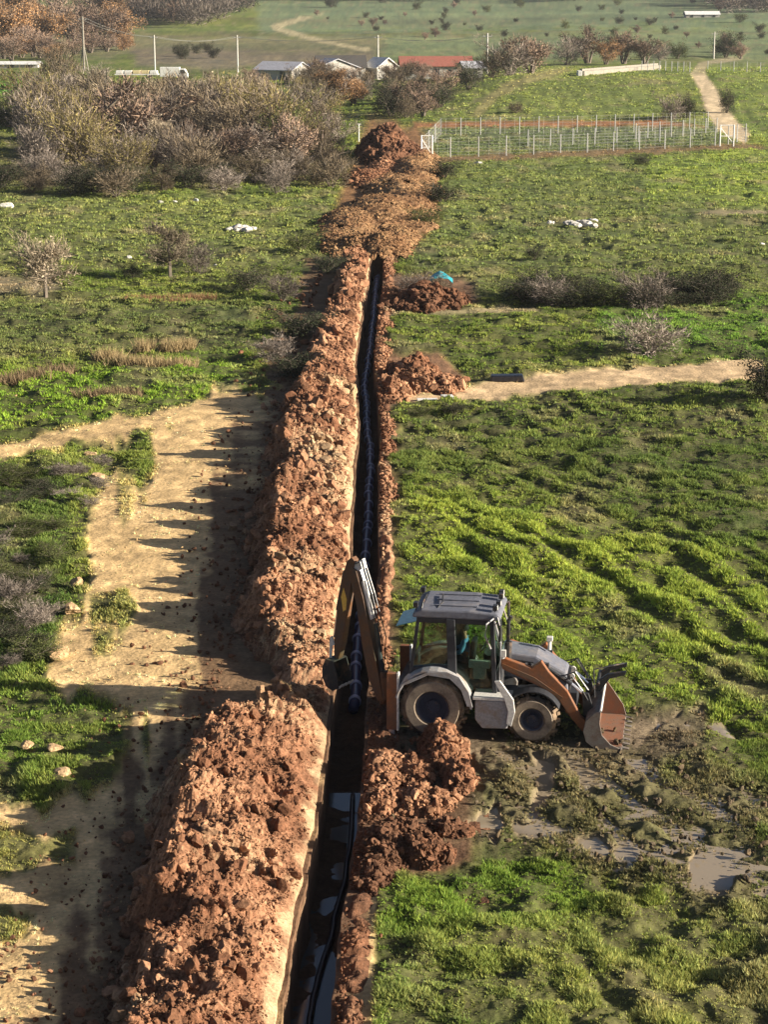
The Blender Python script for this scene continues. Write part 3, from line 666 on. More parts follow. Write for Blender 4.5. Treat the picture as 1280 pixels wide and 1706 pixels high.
# ---------------------------------------------------------------- water, pipe and cable in the trench
mw, t, b = mat_new('muddy_water'); b.inputs['Base Color'].default_value = (0.09, 0.085, 0.08, 1); b.inputs['Roughness'].default_value = 0.12; b.inputs['Specular IOR Level'].default_value = 0.7
nn = noise_node(t, 3.0, 3); bp = t.nodes.new('ShaderNodeBump'); bp.inputs['Strength'].default_value = 0.12; bp.inputs['Distance'].default_value = 0.02
t.links.new(nn.outputs[0], bp.inputs['Height']); t.links.new(bp.outputs[0], b.inputs['Normal'])
def trench_strip(name, y0, y1, o0, o1, z, mat):
    ys = np.arange(y0, y1, 0.25); w_ = np.stack([xc(ys) + o0 + 0.03 * np.sin(ys * 3), ys, terr(xc(ys), ys) + z], -1); v_ = np.stack([xc(ys) + o1 + 0.03 * np.sin(ys * 2.3), ys, terr(xc(ys), ys) + z], -1)
    V = np.stack([w_, v_], 1).reshape(-1, 3); i = np.arange(len(ys) - 1) * 2
    return obj(name, arr_mesh(name, V, np.stack([i, i + 1, i + 3, i + 2], -1), None, True), mat)
tag(trench_strip('water', 12, at_y(1240), -0.38, 0.38, -1.17, mw), kind='structure')
mp, t, b = mat_new('puddle_water'); b.inputs['Base Color'].default_value = (0.30, 0.24, 0.165, 1); b.inputs['Roughness'].default_value = 0.1; b.inputs['Specular IOR Level'].default_value = 0.8
nn = noise_node(t, 2.0, 3); bp = t.nodes.new('ShaderNodeBump'); bp.inputs['Strength'].default_value = 0.06; bp.inputs['Distance'].default_value = 0.02
t.links.new(nn.outputs[0], bp.inputs['Height']); t.links.new(bp.outputs[0], b.inputs['Normal'])
_a, _b, _c2, _d = at(760, 1225), at(1140, 1160), at(1330, 1500), at(760, 1400)
gx, gy = np.meshgrid(np.linspace(_a.x, _c2.x + 0.5, 60), np.linspace(_c2.y - 0.3, _b.y, 60)); px_, py_ = proj(gx, gy, terr(gx, gy))
hid = sdist([(752, 1225), (800, 1215), (1040, 1215), (1100, 1160), (1200, 1160), (1340, 1330), (1340, 1500), (1150, 1500), (980, 1440), (840, 1395), (745, 1395)], px_, py_)
edge = 0.2 * ss(26, 2, hid); hid = hid < 0
i = (np.arange(59)[:, None] * 60 + np.arange(59)[None, :]).ravel(); q4 = np.stack([i, i + 1, i + 61, i + 60], -1); q4 = q4[~hid.ravel()[q4].any(1)]
tag(obj('water', arr_mesh('puddle', np.stack([gx, gy, terr(gx, gy) - 0.088 - edge], -1).reshape(-1, 3), q4, None, True), mp), kind='structure')
M_pipe = paint('dark_blue_pipe', (0.02, 0.035, 0.12), 0.05, 0.35)
M_glint = paint('pipe_glint', (0.50, 0.54, 0.72), 0.1, 0.5)  # pale rings painted as glints of light along the pipe
M_cable = paint('black_plastic', (0.012, 0.013, 0.02), 0.0, 0.35)
ys = np.arange(at_y(1120), TEND - 1, 0.8)
pts = [(float(xc(y)) + 0.06 * math.sin(y / 5), float(y), float(terr(xc(y), y)) - 0.98) for y in ys]
root = empty('drain_pipe', pts[0], 0, 'dark blue drain pipe with pale painted glint bands lying along the trench floor', 'pipe')
loc = Vector(pts[0])
MB().tube([Vector(p) - loc for p in pts], 0.135, 12).build('pipe_body', M_pipe, root, smooth=True)
cm = MB().lathe((0, 0, 0), [(0.135, -0.09), (0.16, -0.08), (0.16, 0.08), (0.135, 0.09)], 16).mesh('glint_band'); cm.materials.append(M_glint)
for y in np.arange(ys[0] + 0.7, TEND - 1.5, 1.25):
    y += random.uniform(-0.3, 0.3); o = obj('glint_band', cm, None, root); x = float(xc(y)) + 0.06 * math.sin(y / 5); o.location = Vector((x, y, float(terr(x, y)) - 0.98)) - loc
ys = np.arange(18, at_y(1240), 0.4)
pts = [(float(xc(y)) + 0.14 * math.sin(y / 3.1 + 1) + 0.05, float(y), float(terr(xc(y), y)) - 1.10) for y in ys]
o = MB().tube(pts, 0.055, 8).build('cable', M_cable, None, smooth=True); tag(o, 'black hose lying in the flooded near end of the trench', 'hose')

# ---------------------------------------------------------------- shrubs and trees
def twig_tris(S, D, L, W, R_):
    n = len(S); D = D / np.linalg.norm(D, axis=1)[:, None]
    side = np.cross(D, R_.randn(n, 3)); side /= np.linalg.norm(side, axis=1)[:, None] + 1e-9
    T = S + D * L[:, None]
    return np.stack([S - side * W[:, None], S + side * W[:, None], T], 1).reshape(-1, 3)
def plant_mesh(kind, seed):
    """unit height; returns (stem mesh, crown mesh)"""
    R_ = np.random.RandomState(seed); mb = MB()
    P = dict(
        thicket=dict(stems=7, spread=0.55, trunk=0.03, n=2600, L=(0.06, 0.18), W=0.0055, cols=[(0.15, 0.115, 0.075), (0.21, 0.165, 0.11), (0.10, 0.08, 0.055)], up=0.5, leaf=0),
        grey=dict(stems=7, spread=0.55, trunk=0.03, n=2600, L=(0.06, 0.18), W=0.005, cols=[(0.235, 0.195, 0.165), (0.31, 0.26, 0.22), (0.13, 0.105, 0.085)], up=0.5, leaf=0),
        yellow=dict(stems=6, spread=0.55, trunk=0.03, n=2000, L=(0.08, 0.2), W=0.005, cols=[(0.24, 0.20, 0.08), (0.17, 0.14, 0.06), (0.20, 0.16, 0.12)], up=0.5, leaf=900),
        green=dict(stems=6, spread=0.62, trunk=0.03, n=500, L=(0.08, 0.2), W=0.006, cols=[(0.07, 0.085, 0.03), (0.12, 0.13, 0.045), (0.05, 0.06, 0.02)], up=0.4, leaf=2000),
        dark=dict(stems=6, spread=0.6, trunk=0.03, n=500, L=(0.06, 0.16), W=0.007, cols=[(0.035, 0.045, 0.025), (0.06, 0.07, 0.035), (0.07, 0.06, 0.045)], up=0.35, leaf=2600),
        orange=dict(stems=4, spread=0.52, trunk=0.05, n=900, L=(0.06, 0.15), W=0.006, cols=[(0.36, 0.20, 0.09), (0.27, 0.165, 0.09), (0.20, 0.15, 0.11)], up=0.4, leaf=3600),
        brown=dict(stems=4, spread=0.52, trunk=0.05, n=1600, L=(0.06, 0.16), W=0.006, cols=[(0.20, 0.14, 0.10), (0.26, 0.18, 0.13), (0.16, 0.12, 0.10)], up=0.4, leaf=700),
        round=dict(stems=1, spread=0.45, trunk=0.035, n=2600, L=(0.05, 0.16), W=0.0035, cols=[(0.26, 0.21, 0.15), (0.20, 0.16, 0.11), (0.30, 0.25, 0.18)], up=0.5, leaf=300),
    )[kind]
    S, D, ctr = [], [], []
    for k in range(P['stems']):
        a = 2 * math.pi * (k + R_.rand()) / P['stems']; lean = (0.10 + 0.5 * R_.rand()) if P['stems'] > 1 else 0.05
        base = Vector((0.03 * math.cos(a), 0.03 * math.sin(a), 0)); top = base + Vector((math.cos(a) * lean * P['spread'] * 1.4, math.sin(a) * lean * P['spread'] * 1.4, 0.5 + 0.3 * R_.rand()))
        mid = base.lerp(top, 0.45) + Vector((0, 0, 0.03)); tr = P['trunk'] / (1 + 0.3 * P['stems'] * 0.3)
        mb.tube([base, mid, top], [tr, tr * 0.6, tr * 0.2], 5, False)
        for j in range(6 if P['stems'] > 1 else 16):
            s = base.lerp(top, 0.3 + 0.65 * R_.rand()); b_ = R_.rand() * 6.283; ln = (0.2 + 0.25 * R_.rand()) * (P['spread'] / 0.5) * 0.9
            e = s + Vector((math.cos(b_) * ln, math.sin(b_) * ln, ln * (0.15 + 0.7 * R_.rand())))
            mb.tube([s, s.lerp(e, 0.5) + Vector((0, 0, 0.02)), e], [tr * 0.4, tr * 0.25, tr * 0.1], 4, False)
            ctr += [(s.lerp(e, q)) for q in (0.4, 0.7, 1.0)]
        ctr.append(top)
    ctr = np.array([c[:] for c in ctr])
    if kind in ('dark', 'green', 'thicket', 'grey', 'yellow'):
        m = len(ctr) // 2; a = R_.rand(m) * 6.283; q = R_.rand(m) ** 0.5 * P['spread'] * 0.75
        ctr = np.concatenate([ctr, np.stack([np.cos(a) * q, np.sin(a) * q, 0.06 + 0.4 * R_.rand(m)], -1)])
    n = P['n']; S = ctr[R_.randint(0, len(ctr), n)] + R_.randn(n, 3) * 0.05
    out = S - np.array([0, 0, 0.30]); D = out / (np.linalg.norm(out, axis=1)[:, None] + 1e-6) + R_.randn(n, 3) * 0.75 + np.array([0, 0, P['up'] * 1.2])
    L = P['L'][0] + (P['L'][1] - P['L'][0]) * R_.rand(n); W = P['W'] * (0.5 + R_.rand(n))
    V = [twig_tris(S, D, L, W, R_)]
    cols = np.array(P['cols']); cc = [np.repeat(cols[R_.randint(0, 3, n)] * (0.7 + 0.6 * R_.rand(n, 1)), 3, 0)]
    if P['leaf']:
        m = int(P['leaf'] * 1.7); c = ctr[R_.randint(0, len(ctr), m)] + R_.randn(m, 3) * 0.065
        d = R_.randn(m, 3); V.append(twig_tris(c, d, 0.018 + 0.024 * R_.rand(m), 0.009 + 0.010 * R_.rand(m), R_))
        shade = 0.7 + 0.7 * R_.rand(m, 1); cc.append(np.repeat(cols[R_.randint(0, 3, m)] * shade, 3, 0))
    V = np.concatenate(V); V[:, 2] = np.maximum(V[:, 2], 0.0)
    zt = np.percentile(V[:, 2], 99.5); V /= zt
    cr = arr_mesh('crown', V, np.arange(len(V)).reshape(-1, 3), np.clip(np.concatenate(cc), 0, 1)); cr.materials.append(M_leaf if P['leaf'] > 800 else M_twig)
    mb.v = [tuple(q / zt for q in v) for v in mb.v]
    st = mb.mesh('stem'); st.materials.append(M_bark)
    return st, cr
_pc = {}
def plant(px, py, hgt, kind, label, group=None, name='shrub', cat='shrub', wide=1.0, var=None):
    p = at(px, py); v = random.randint(0, 3) if var is None else var
    if (kind, v) not in _pc: _pc[(kind, v)] = plant_mesh(kind, 1000 + v * 13 + sum(map(ord, kind)))
    st, cr = _pc[(kind, v)]
    e = empty(name, p + Vector((0, 0, -0.03 * hgt)), random.random() * 6.28, label, cat, group)
    e.scale = (hgt * wide, hgt * wide, hgt)
    obj('trunk' if 'tree' in name else 'stems', st, None, e); obj('crown' if 'tree' in name else 'twigs', cr, None, e)
    return e
TH = 'bare grey-brown shrub in the thicket left of the far trench end'
def rnd_in(poly, n, seed, mind=10):
    R_ = random.Random(seed); out = []; xs = [p[0] for p in poly]; ys_ = [p[1] for p in poly]; tries = 0
    P = np.array(poly)
    while len(out) < n and tries < 8000:
        tries += 1; x = R_.uniform(min(xs), max(xs)); y = R_.uniform(min(ys_), max(ys_))
        if sdist(P, np.array([x]), np.array([y]))[0] > 0 and all(abs(x - a) / mind + abs(y - b) / (mind * 0.45) > 1 for a, b in out): out.append((x, y))
    return out
# prominent ones
plant(75, 494, 3.6, 'round', 'small bare round-crowned tree standing alone at the left of the meadow', name='tree', cat='tree', var=0)
plant(285, 462, 3.5, 'round', 'bare spreading small tree in the middle of the left meadow', name='tree', cat='tree', var=1, wide=1.15)
plant(125, 280, 7.0, 'yellow', 'tall yellow-tinged shrub with grey outer twigs at the left of the thicket', name='shrub', var=0, wide=1.0)
plant(480, 262, 6.0, 'green', 'dark green leafy shrub at the lower right of the thicket', var=1, wide=1.1)
plant(100, 150, 8.0, 'thicket', 'tall open bare tree rising above the left thicket', name='tree', cat='tree', var=1, wide=0.9)
plant(205, 305, 5.0, 'yellow', 'pale straw shrub at the front edge of the thicket', var=2)
plant(555, 178, 5.5, 'orange', 'orange-leaved shrub in the thicket below the grey sheds', var=0)
plant(590, 176, 4.5, 'orange', 'small rust-coloured shrub right of the orange-leaved one', var=2)
for (x, y) in rnd_in([(130, 150), (690, 140), (770, 160), (700, 190), (610, 200), (560, 300), (420, 305), (60, 300), (60, 200)], 68, 5, 30):
    h = random.choice((3.4, 4.5, 5.5, 6.5, 8.0)) * random.uniform(0.85, 1.1) * (0.6 if y > 265 else 1)
    if x > 175: h = max(1.3, min(h, (y - 127) * at(x, y).y / F))
    kd = random.choice(['thicket', 'grey', 'grey', 'grey', 'thicket', 'yellow', 'brown'])
    lb = {'thicket': TH, 'grey': 'pale grey bare shrub in the thicket left of the far trench end', 'yellow': 'yellowish shrub in the thicket left of the far trench end', 'brown': 'reddish-brown shrub in the thicket left of the far trench end'}[kd]
    plant(x, y, h, kd, lb, 'shrubs of the thicket')
for x, y, h in ((170, 215, 7.5), (235, 222, 6.5), (275, 205, 6.5), (320, 212, 6.0), (372, 205, 6.5), (440, 200, 6.0), (520, 190, 5), (545, 240, 4.6), (410, 245, 5), (340, 262, 5), (265, 268, 4.5), (60, 230, 6)):
    plant(x, y, h, 'round', 'pale bare tree with a visible trunk standing up out of the thicket', 'bare trees in the thicket', 'tree', 'tree', wide=1.1, var=x % 3)
for (x, y) in rnd_in([(0, 285), (560, 300), (580, 325), (300, 325), (0, 330)], 22, 6, 26):
    plant(x, y, random.uniform(1.6, 2.8), random.choice(['grey', 'thicket', 'dark']), 'low twiggy shrub along the front edge of the thicket', 'low shrubs in front of the thicket', wide=1.3)
for (x, y) in ((15, 212), (55, 205), (-10, 205)):
    plant(x, y, 3.2, 'dark', 'dark evergreen shrub below the bright green strip at the left edge', 'dark shrubs at the left edge', wide=1.4)
# autumn trees at the far left
for x, y, h, kd, lb in ((20, 92, 13, 'orange', 'orange autumn tree at the far left above the white shed'), (75, 80, 12, 'orange', 'rust-orange autumn tree, second from the left at the back'), (120, 78, 12, 'brown', 'brown half-bare tree between the orange trees'), (165, 76, 12, 'brown', 'dark brown tree behind the double power pole'), (200, 72, 12, 'orange', 'orange tree at the right end of the autumn wood'),
                     (40, 60, 15, 'orange', 'tall orange tree at the back of the far left wood'), (90, 55, 15, 'brown', 'tall brown tree in the back row of the far left wood'), (0, 70, 14, 'orange', 'orange tree cut by the left edge of the photo'), (150, 52, 14, 'brown', 'tall grey-brown tree, back row behind the double pole'), (190, 50, 13, 'orange', 'tall orange tree behind the right end of the autumn wood'), (195, 78, 5, 'orange', 'small yellow-orange tree at the foot of the autumn wood'), (55, 95, 8, 'brown', 'shorter brown tree right above the white shed')):
    plant(x, y, h, kd, lb, 'autumn trees at the far left', 'tree', 'tree', wide=1.05)
for x, y, h in ((440, 141, 2.4), (500, 143, 3.4), (528, 142, 4.6), (612, 142, 3.2), (700, 143, 2.6), (770, 141, 3.0), (420, 140, 3.0), (478, 142, 1.8), (512, 144, 4.2), (545, 142, 4.6), (585, 144, 3.6), (650, 144, 4.2), (350, 138, 2.6)):
    plant(x, y, h, random.choice(['thicket', 'brown']), 'bare brown tree standing right in front of the farm sheds', 'bare trees in front of the farm', 'tree', 'tree')
for x, y in ((5, 98), (35, 96), (68, 97), (98, 93), (125, 90), (150, 88), (178, 86), (205, 84), (85, 99), (20, 101)):
    plant(x, y, random.uniform(3.5, 6), random.choice(['brown', 'orange', 'brown']), 'low brown undergrowth at the foot of the autumn trees', 'undergrowth of the autumn wood', wide=1.5)
for x, y in ((880, 505), (905, 500), (935, 506), (955, 512), (985, 505), (1040, 508), (1095, 512), (1130, 508), (1150, 496), (1180, 506), (1195, 492), (1110, 490), (925, 492)):
    plant(x, y, random.uniform(0.9, 1.7), 'dark', 'dark bramble added in a row to darken the hollow of the right field', 'brambles added to darken the hollow', wide=1.7)  # row added to stand in for the dark shadow of a hollow
# trees behind the knoll
for x, y, h, kd, lb in ((980, 106, 8.5, 'brown', 'largest round bare tree behind the green rise'), (1040, 106, 7, 'brown', 'reddish-brown tree right of the largest round tree'), (945, 108, 6, 'grey', 'grey bare tree left of the largest round tree'), (1010, 108, 5.5, 'orange', 'small orange tree in front of the largest round tree'), (850, 126, 6.2, 'grey', 'grey bare tree beside the rightmost near power pole'), (885, 122, 6, 'brown', 'reddish bare tree between the pole and the round tree'), (820, 130, 5, 'thicket', 'bare brown tree at the foot of the rightmost near power pole'), (1075, 106, 5.5, 'brown', 'brown tree at the right end of the row behind the slabs'),
                     (1130, 98, 4.5, 'green', 'dull green tree between the slabs and the upper track'), (1210, 96, 6.5, 'dark', 'dark evergreen tree on the rise by the small pole'), (1235, 98, 4, 'brown', 'low brown tree right of the dark evergreen'), (1100, 100, 4, 'grey', 'small grey tree above the end of the concrete slabs')):
    plant(x, y, h, kd, lb, 'trees behind the green rise', 'tree', 'tree')
for (x, y) in rnd_in([(640, 140), (780, 128), (800, 150), (700, 200), (640, 200)], 14, 8, 22):
    plant(x, y, random.uniform(3, 4.6), random.choice(['thicket', 'brown', 'dark']), 'bare brown shrub below the red-roofed house', 'shrubs below the red-roofed house')
# scattered field shrubs
for x, y, h, kd, lb, wd in ((890, 432, 1.0, 'dark', 'little dark shrub alone in the upper right field', 1.0), (915, 510, 1.8, 'grey', 'grey shrub in the hollow right of the rubbish heap', 1.5), (890, 495, 1.5, 'dark', 'dark shrub at the left end of the hollow', 1.5), (960, 498, 1.5, 'dark', 'dark low shrub in the middle of the hollow', 1.5), (1075, 515, 2.4, 'grey', 'tallest grey shrub in the hollow of the right field', 1.0), (1110, 500, 1.7, 'dark', 'dark shrub right of the tallest grey shrub', 1.6), (1160, 502, 1.6, 'dark', 'dark green shrub second from the right of the hollow', 1.6), (1200, 498, 1.2, 'dark', 'dark shrub at the right end of the hollow', 1.6), (1010, 512, 1.3, 'green', 'green bramble in the hollow left of the tallest grey shrub', 1.8),
                         (1085, 590, 2.0, 'grey', 'broad pale grey shrub just above the sandy track', 1.4), (1284, 672, 2.4, 'dark', 'brown-green shrub cut by the right edge beside the sandy track', 0.9), (415, 485, 1.6, 'dark', 'small dark shrub right of the bare spreading tree', 1.2), (470, 500, 1.6, 'grey', 'grey shrub at the foot of the far spoil heap shadow', 1.3), (500, 560, 1.4, 'dark', 'dark shrub in the spoil heap shadow above the bend', 1.6), (455, 600, 1.3, 'grey', 'low grey shrub at the edge of the heap shadow', 1.6), (490, 630, 1.2, 'dark', 'dark low shrub in the shadow just above the sandy bend', 1.6),
                         (220, 462, 1.0, 'dark', 'small dark bush left of the bare spreading tree', 1.3), (330, 455, 1.8, 'grey', 'grey bush touching the bare spreading tree', 1.1), (740, 300, 2.0, 'dark', 'dark shrub beside the far golden heap', 1.4), (735, 340, 2.0, 'dark', 'dark shrub at the right foot of the golden heap', 1.5), (1070, 275, 1.4, 'dark', 'dark bush in the field below the middle of the fence', 1.2), (710, 375, 1.4, 'green', 'green bush at the right foot of the far heap', 1.6),
                         (1120, 200, 3.5, 'grey', 'grey sapling group left of the right-hand track', 0.8), (1145, 198, 3.2, 'dark', 'dark sapling beside the right-hand track', 0.7), (1212, 188, 3.4, 'dark', 'dark narrow shrub right of the right-hand track', 0.6), (860, 188, 1.6, 'thicket', 'low brown bush on the slope of the green rise', 1.4), (500, 420, 1.6, 'green', 'green bush left of the far trench end', 1.5), (545, 455, 1.3, 'dark', 'dark bush beside the far spoil heap', 1.4),
                         (730, 500, 1.5, 'thicket', 'tangle of bare brush on the rubbish heap', 1.3), (690, 490, 1.4, 'grey', 'pale brush on the left of the rubbish heap', 1.3), (700, 695, 0.5, 'green', 'small green weed bush below the white box', 1.6), (755, 690, 0.55, 'dark', 'small dark weed clump right of the white box', 2.0)):
    plant(x, y, h, kd, lb, None, 'shrub', 'shrub', wide=wd)
# weeds at left
for i, (x, y) in enumerate(rnd_in([(-20, 770), (110, 790), (120, 1000), (90, 1110), (-20, 1110)], 34, 9, 30)):
    plant(x, y, random.uniform(0.3, 0.6), random.choice(['green', 'green', 'dark', 'grey']), 'low leafy weed clump on the green bank left of the sandy track', 'weed clumps left of the track', 'weed_clump', 'weed clump', wide=1.9)
plant(25, 1010, 1.0, 'grey', 'grey twiggy bush at the left edge beside the sandy track', var=1, wide=1.1)
plant(60, 1045, 0.8, 'grey', 'low grey bush just above the cab shadow tip', var=2, wide=1.3)
for x, y in ((170, 775), (130, 790), (165, 812), (110, 830), (150, 845)):
    plant(x, y, 0.4, 'grey', 'grey withered weed tuft by the bend of the sandy track', 'withered weeds by the bend', 'weed_clump', 'weed clump', wide=2.0)
# dry tussocks
def tussock(px, py, h, label, seed, col=(0.42, 0.32, 0.17), wide=1.0, group=None):
    p = at(px, py); R_ = np.random.RandomState(seed); n = 420
    S = np.stack([np.clip(R_.randn(n), -1.7, 1.7) * 0.35 * wide, np.clip(R_.randn(n), -1.7, 1.7) * 0.3, np.zeros(n)], -1); D = np.stack([R_.randn(n) * 0.4, R_.randn(n) * 0.4, np.ones(n)], -1)
    V = twig_tris(S, D, h * (0.5 + 0.6 * R_.rand(n)), np.full(n, 0.022), R_)
    c = np.repeat(np.array(col) * (0.6 + 0.8 * R_.rand(n, 1)), 3, 0)
    tag(obj('grass_tussock', arr_mesh('grass_tussock', V, np.arange(len(V)).reshape(-1, 3), np.clip(c, 0, 1)), M_grass, loc=p), label, 'grass tussock', group)
for i, (x, y, h, wd) in enumerate(((180, 603, .8, 1), (205, 608, .6, 1.2), (235, 610, .6, 1.5), (265, 612, .6, 1.5), (300, 612, .55, 1.3), (240, 585, .7, .7), (285, 584, .7, .9), (312, 580, .6, .6))):
    tussock(x, y, h, 'straw-coloured grass tussock in the row on the bright green meadow', i, wide=wd, group='tussock row on the meadow')
for i, (x, y, h, wd) in enumerate(((10, 640, .6, 1.6), (50, 634, .7, 1.6), (95, 624, .6, 1.2), (165, 662, .5, 1.8), (200, 660, .5, 1.5))):
    tussock(x, y, h, 'brownish grass tussock on the green meadow above the sandy bend', 20 + i, (0.26, 0.19, 0.11), wd, 'brown tussocks above the bend')
for i, (x, y) in enumerate(((250, 500), (290, 505), (320, 498))):
    tussock(x, y, .4, 'rusty dry tussock below the bare spreading tree', 30 + i, (0.32, 0.19, 0.10), 2.2, 'rusty tussocks below the tree')
# far hillside shrubs
_far = rnd_in([(430, 4), (1290, 4), (1290, 92), (1100, 95), (900, 60), (640, 70), (560, 40)], 62, 12, 17)
for (x, y) in _far:
    plant(x, y, random.uniform(1.2, 3.6) * (1 if y > 20 else 1.8), random.choice(['dark', 'dark', 'green', 'brown']), 'small dark shrub dotted on the far green hillside', 'shrubs on the far hillside')
for (x, y) in rnd_in([(280, 90), (370, 85), (370, 100), (290, 105)], 6, 13, 14):
    plant(x, y, 3, 'dark', 'dark shrub on the brown field behind the white truck', 'shrubs behind the truck')
# far dark woods: one mass each
def wood(poly, n, hgt, seed, name='far_wood'):
    Vs, Cs = [], []; b = rnd_in(poly, n, seed, 7); R_ = np.random.RandomState(seed)
    vs = [plant_mesh(k, 77 + i)[1] for i, k in enumerate(('dark', 'grey', 'brown'))]
    dat = []
    for m in vs:
        v = np.empty(len(m.vertices) * 3, np.float32); m.vertices.foreach_get('co', v); c = np.empty(len(m.vertices) * 4, np.float32); m.color_attributes['Col'].data.foreach_get('color', c)
        v = v.reshape(-1, 3, 3); c = c.reshape(-1, 3, 4)[:, :, :3]; k = R_.permutation(len(v))[:700]; dat.append((v[k], c[k]))
    for (x, y) in b:
        p = at(x, y); v, c = dat[R_.randint(3)]; h = hgt * (0.7 + 0.6 * R_.rand())
        big = v * h * np.array([1.1, 1.1, 1]); cen = big.mean(1, keepdims=True); big = cen + (big - cen) * 1.8
        Vs.append(big.reshape(-1, 3) + np.array(p[:])); Cs.append(c.reshape(-1, 3) * (0.6 + 0.5 * R_.rand()))
    V = np.concatenate(Vs); o = obj(name, arr_mesh(name, V, np.arange(len(V)).reshape(-1, 3), np.concatenate(Cs)), M_twig); tag(o, kind='stuff')
wood([(215, -8), (430, -8), (425, 12), (370, 30), (330, 45), (225, 44)], 120, 9, 3)
wood([(1170, -8), (1300, -8), (1300, 20), (1230, 26), (1180, 14)], 60, 9, 4)
wood([(430, -12), (1300, -14), (1300, -2), (900, 2), (430, 2)], 90, 10, 5)

# ---------------------------------------------------------------- buildings, poles, fences
M_redroof = paint('red_tiles', (0.30, 0.10, 0.07), 0.3, 0.9, scale=0.6); M_greyroof = paint('grey_sheet_roof', (0.42, 0.42, 0.46), 0.2, 0.6, scale=0.5)
M_wall = paint('whitewashed_wall', (0.42, 0.40, 0.36), 0.2, 0.9, scale=0.4); M_darkroof = paint('dark_roof', (0.07, 0.065, 0.06), 0.1, 0.9); M_win = paint('window_dark', (0.03, 0.035, 0.04), 0, 0.3)
M_roofwhite = paint('white_roof', (0.75, 0.74, 0.72), 0.05, 0.6, scale=0.5)
def house(px, py, W, D, Hh, rise, roofm, label, rz=0.0, wins=4, door=True, name='house', cat='house'):
    p = at(px, py); e = empty(name, p - Vector((0, 0, 0.3)), rz, label, cat)
    MB().prism([(-W / 2, 0), (W / 2, 0), (W / 2, Hh), (-W / 2, Hh)], 0, D).build('wall', M_wall, e)
    g = MB()     # gables
    for x in (-W / 2, W / 2 - 0.2): g.add([(x, 0, Hh), (x, D, Hh), (x, D / 2, Hh + rise), (x + 0.2, 0, Hh), (x + 0.2, D, Hh), (x + 0.2, D / 2, Hh + rise)], [(0, 1, 2), (3, 5, 4), (0, 2, 5, 3), (1, 4, 5, 2), (0, 3, 4, 1)])
    g.build('gable', M_wall, e)
    ov = 0.4; th = 0.15; a = rise / (D / 2); r = MB()
    for s in (0, 1):
        y0 = -ov if s == 0 else D + ov; z0 = Hh - ov * a + 0.03
        vs = [(-W / 2 - ov, y0, z0), (W / 2 + ov, y0, z0), (W / 2 + ov, D / 2, Hh + rise + .03), (-W / 2 - ov, D / 2, Hh + rise + .03)]
        vs += [(x, y, z + th) for x, y, z in vs]
        r.add(vs, [(0, 1, 2, 3), (4, 5, 6, 7), (0, 1, 5, 4), (1, 2, 6, 5), (2, 3, 7, 6), (3, 0, 4, 7)])
    r.build('roof', roofm, e)
    for k in range(wins):
        x = -W / 2 + W * (k + 0.5) / wins
        if door and k == wins // 2: MB().box((x, -0.03, 1.1), (1.0, 0.1, 2.1)).build('door', M_win, e)
        else: MB().box((x, -0.03, Hh * 0.55), (1.1, 0.1, 1.0)).build('window', M_win, e)
    return e
house(728, 131, 13, 7, 2.6, 1.5, M_redroof, 'long low white house with a red tiled roof', 0.05, 5)
house(455, 134, 8, 7, 2.2, 1.3, M_greyroof, 'shed with a pale grey sheet roof at the left of the farm', -0.5, 2, name='shed', cat='shed')
house(515, 134, 6, 9, 2.6, 1.6, M_greyroof, 'tall grey gabled barn in the middle of the farm', -1.1, 2, name='barn', cat='barn')
house(570, 134, 9, 7, 2.8, 1.9, M_darkroof, 'long dark-roofed barn with a white wall right of the grey barn', 0.1, 3, name='barn', cat='barn')
house(618, 132, 4, 5, 2.6, 1.6, M_roofwhite, 'small white-roofed shed at the right end of the farm', -0.9, 1, False, 'shed', 'shed')
house(790, 130, 3, 4, 2.0, .8, M_greyroof, 'tiny hut at the right end of the red-roofed house', 0.2, 1, False, 'hut', 'hut')
house(18, 113, 11, 4, 1.0, .4, M_roofwhite, 'long white low shed at the far left below the autumn trees', 0, 3, False, 'shed', 'shed')
house(1172, 29, 13, 7, 1.4, 1.1, M_roofwhite, 'white-roofed farm building high on the far right hillside', 0, 3, False, 'farm_building', 'building')
# truck
p = at(290, 134); tr = empty('truck', p, math.pi, 'white box truck parked beyond the thicket', 'truck')
MB().box((0.7, 0, 1.55), (3.6, 2.0, 1.7)).build('cargo_box', M_white, tr, 0.04)
MB().prism([(-2.6, 0.5), (-1.15, 0.5), (-1.15, 2.1), (-2.0, 2.1), (-2.55, 1.3)], -0.95, 0.95).build('cab', M_white, tr, 0.05)
MB().prism([(-2.3, 1.3), (-1.3, 1.3), (-1.3, 1.95), (-1.95, 1.95)], -0.97, 0.97).build('side_window', M_win, tr)
for x in (-1.9, 1.6):
    for y in (-0.95, 0.75): MB().lathe((x, y, 0.4), [(0, 0), (0.4, 0), (0.4, 0.22), (0, 0.22)], 16).build('wheel', M_cable, tr)
M_cream = paint('cream_tarp', (0.62, 0.52, 0.28), 0.15, 0.8)
p = at(228, 130); tr = empty('trailer', p, 0, 'low flatbed trailer with cream and yellow load left of the truck', 'trailer')
MB().box((0, 0, 0.7), (8.2, 2.2, 0.2)).build('bed', M_white, tr)
for i in range(5):
    MB().box((-3.2 + i * 1.6, 0, 1.1), (1.45, 2.0, 0.58)).build('load', M_cream if i in (2, 3) else M_white, tr, 0.1)
for x in (-2.4, 2.4):
    for y in (-1.0, 0.8): MB().lathe((x, y, 0.38), [(0, 0), (0.38, 0), (0.38, 0.22), (0, 0.22)], 14).build('wheel', M_cable, tr)
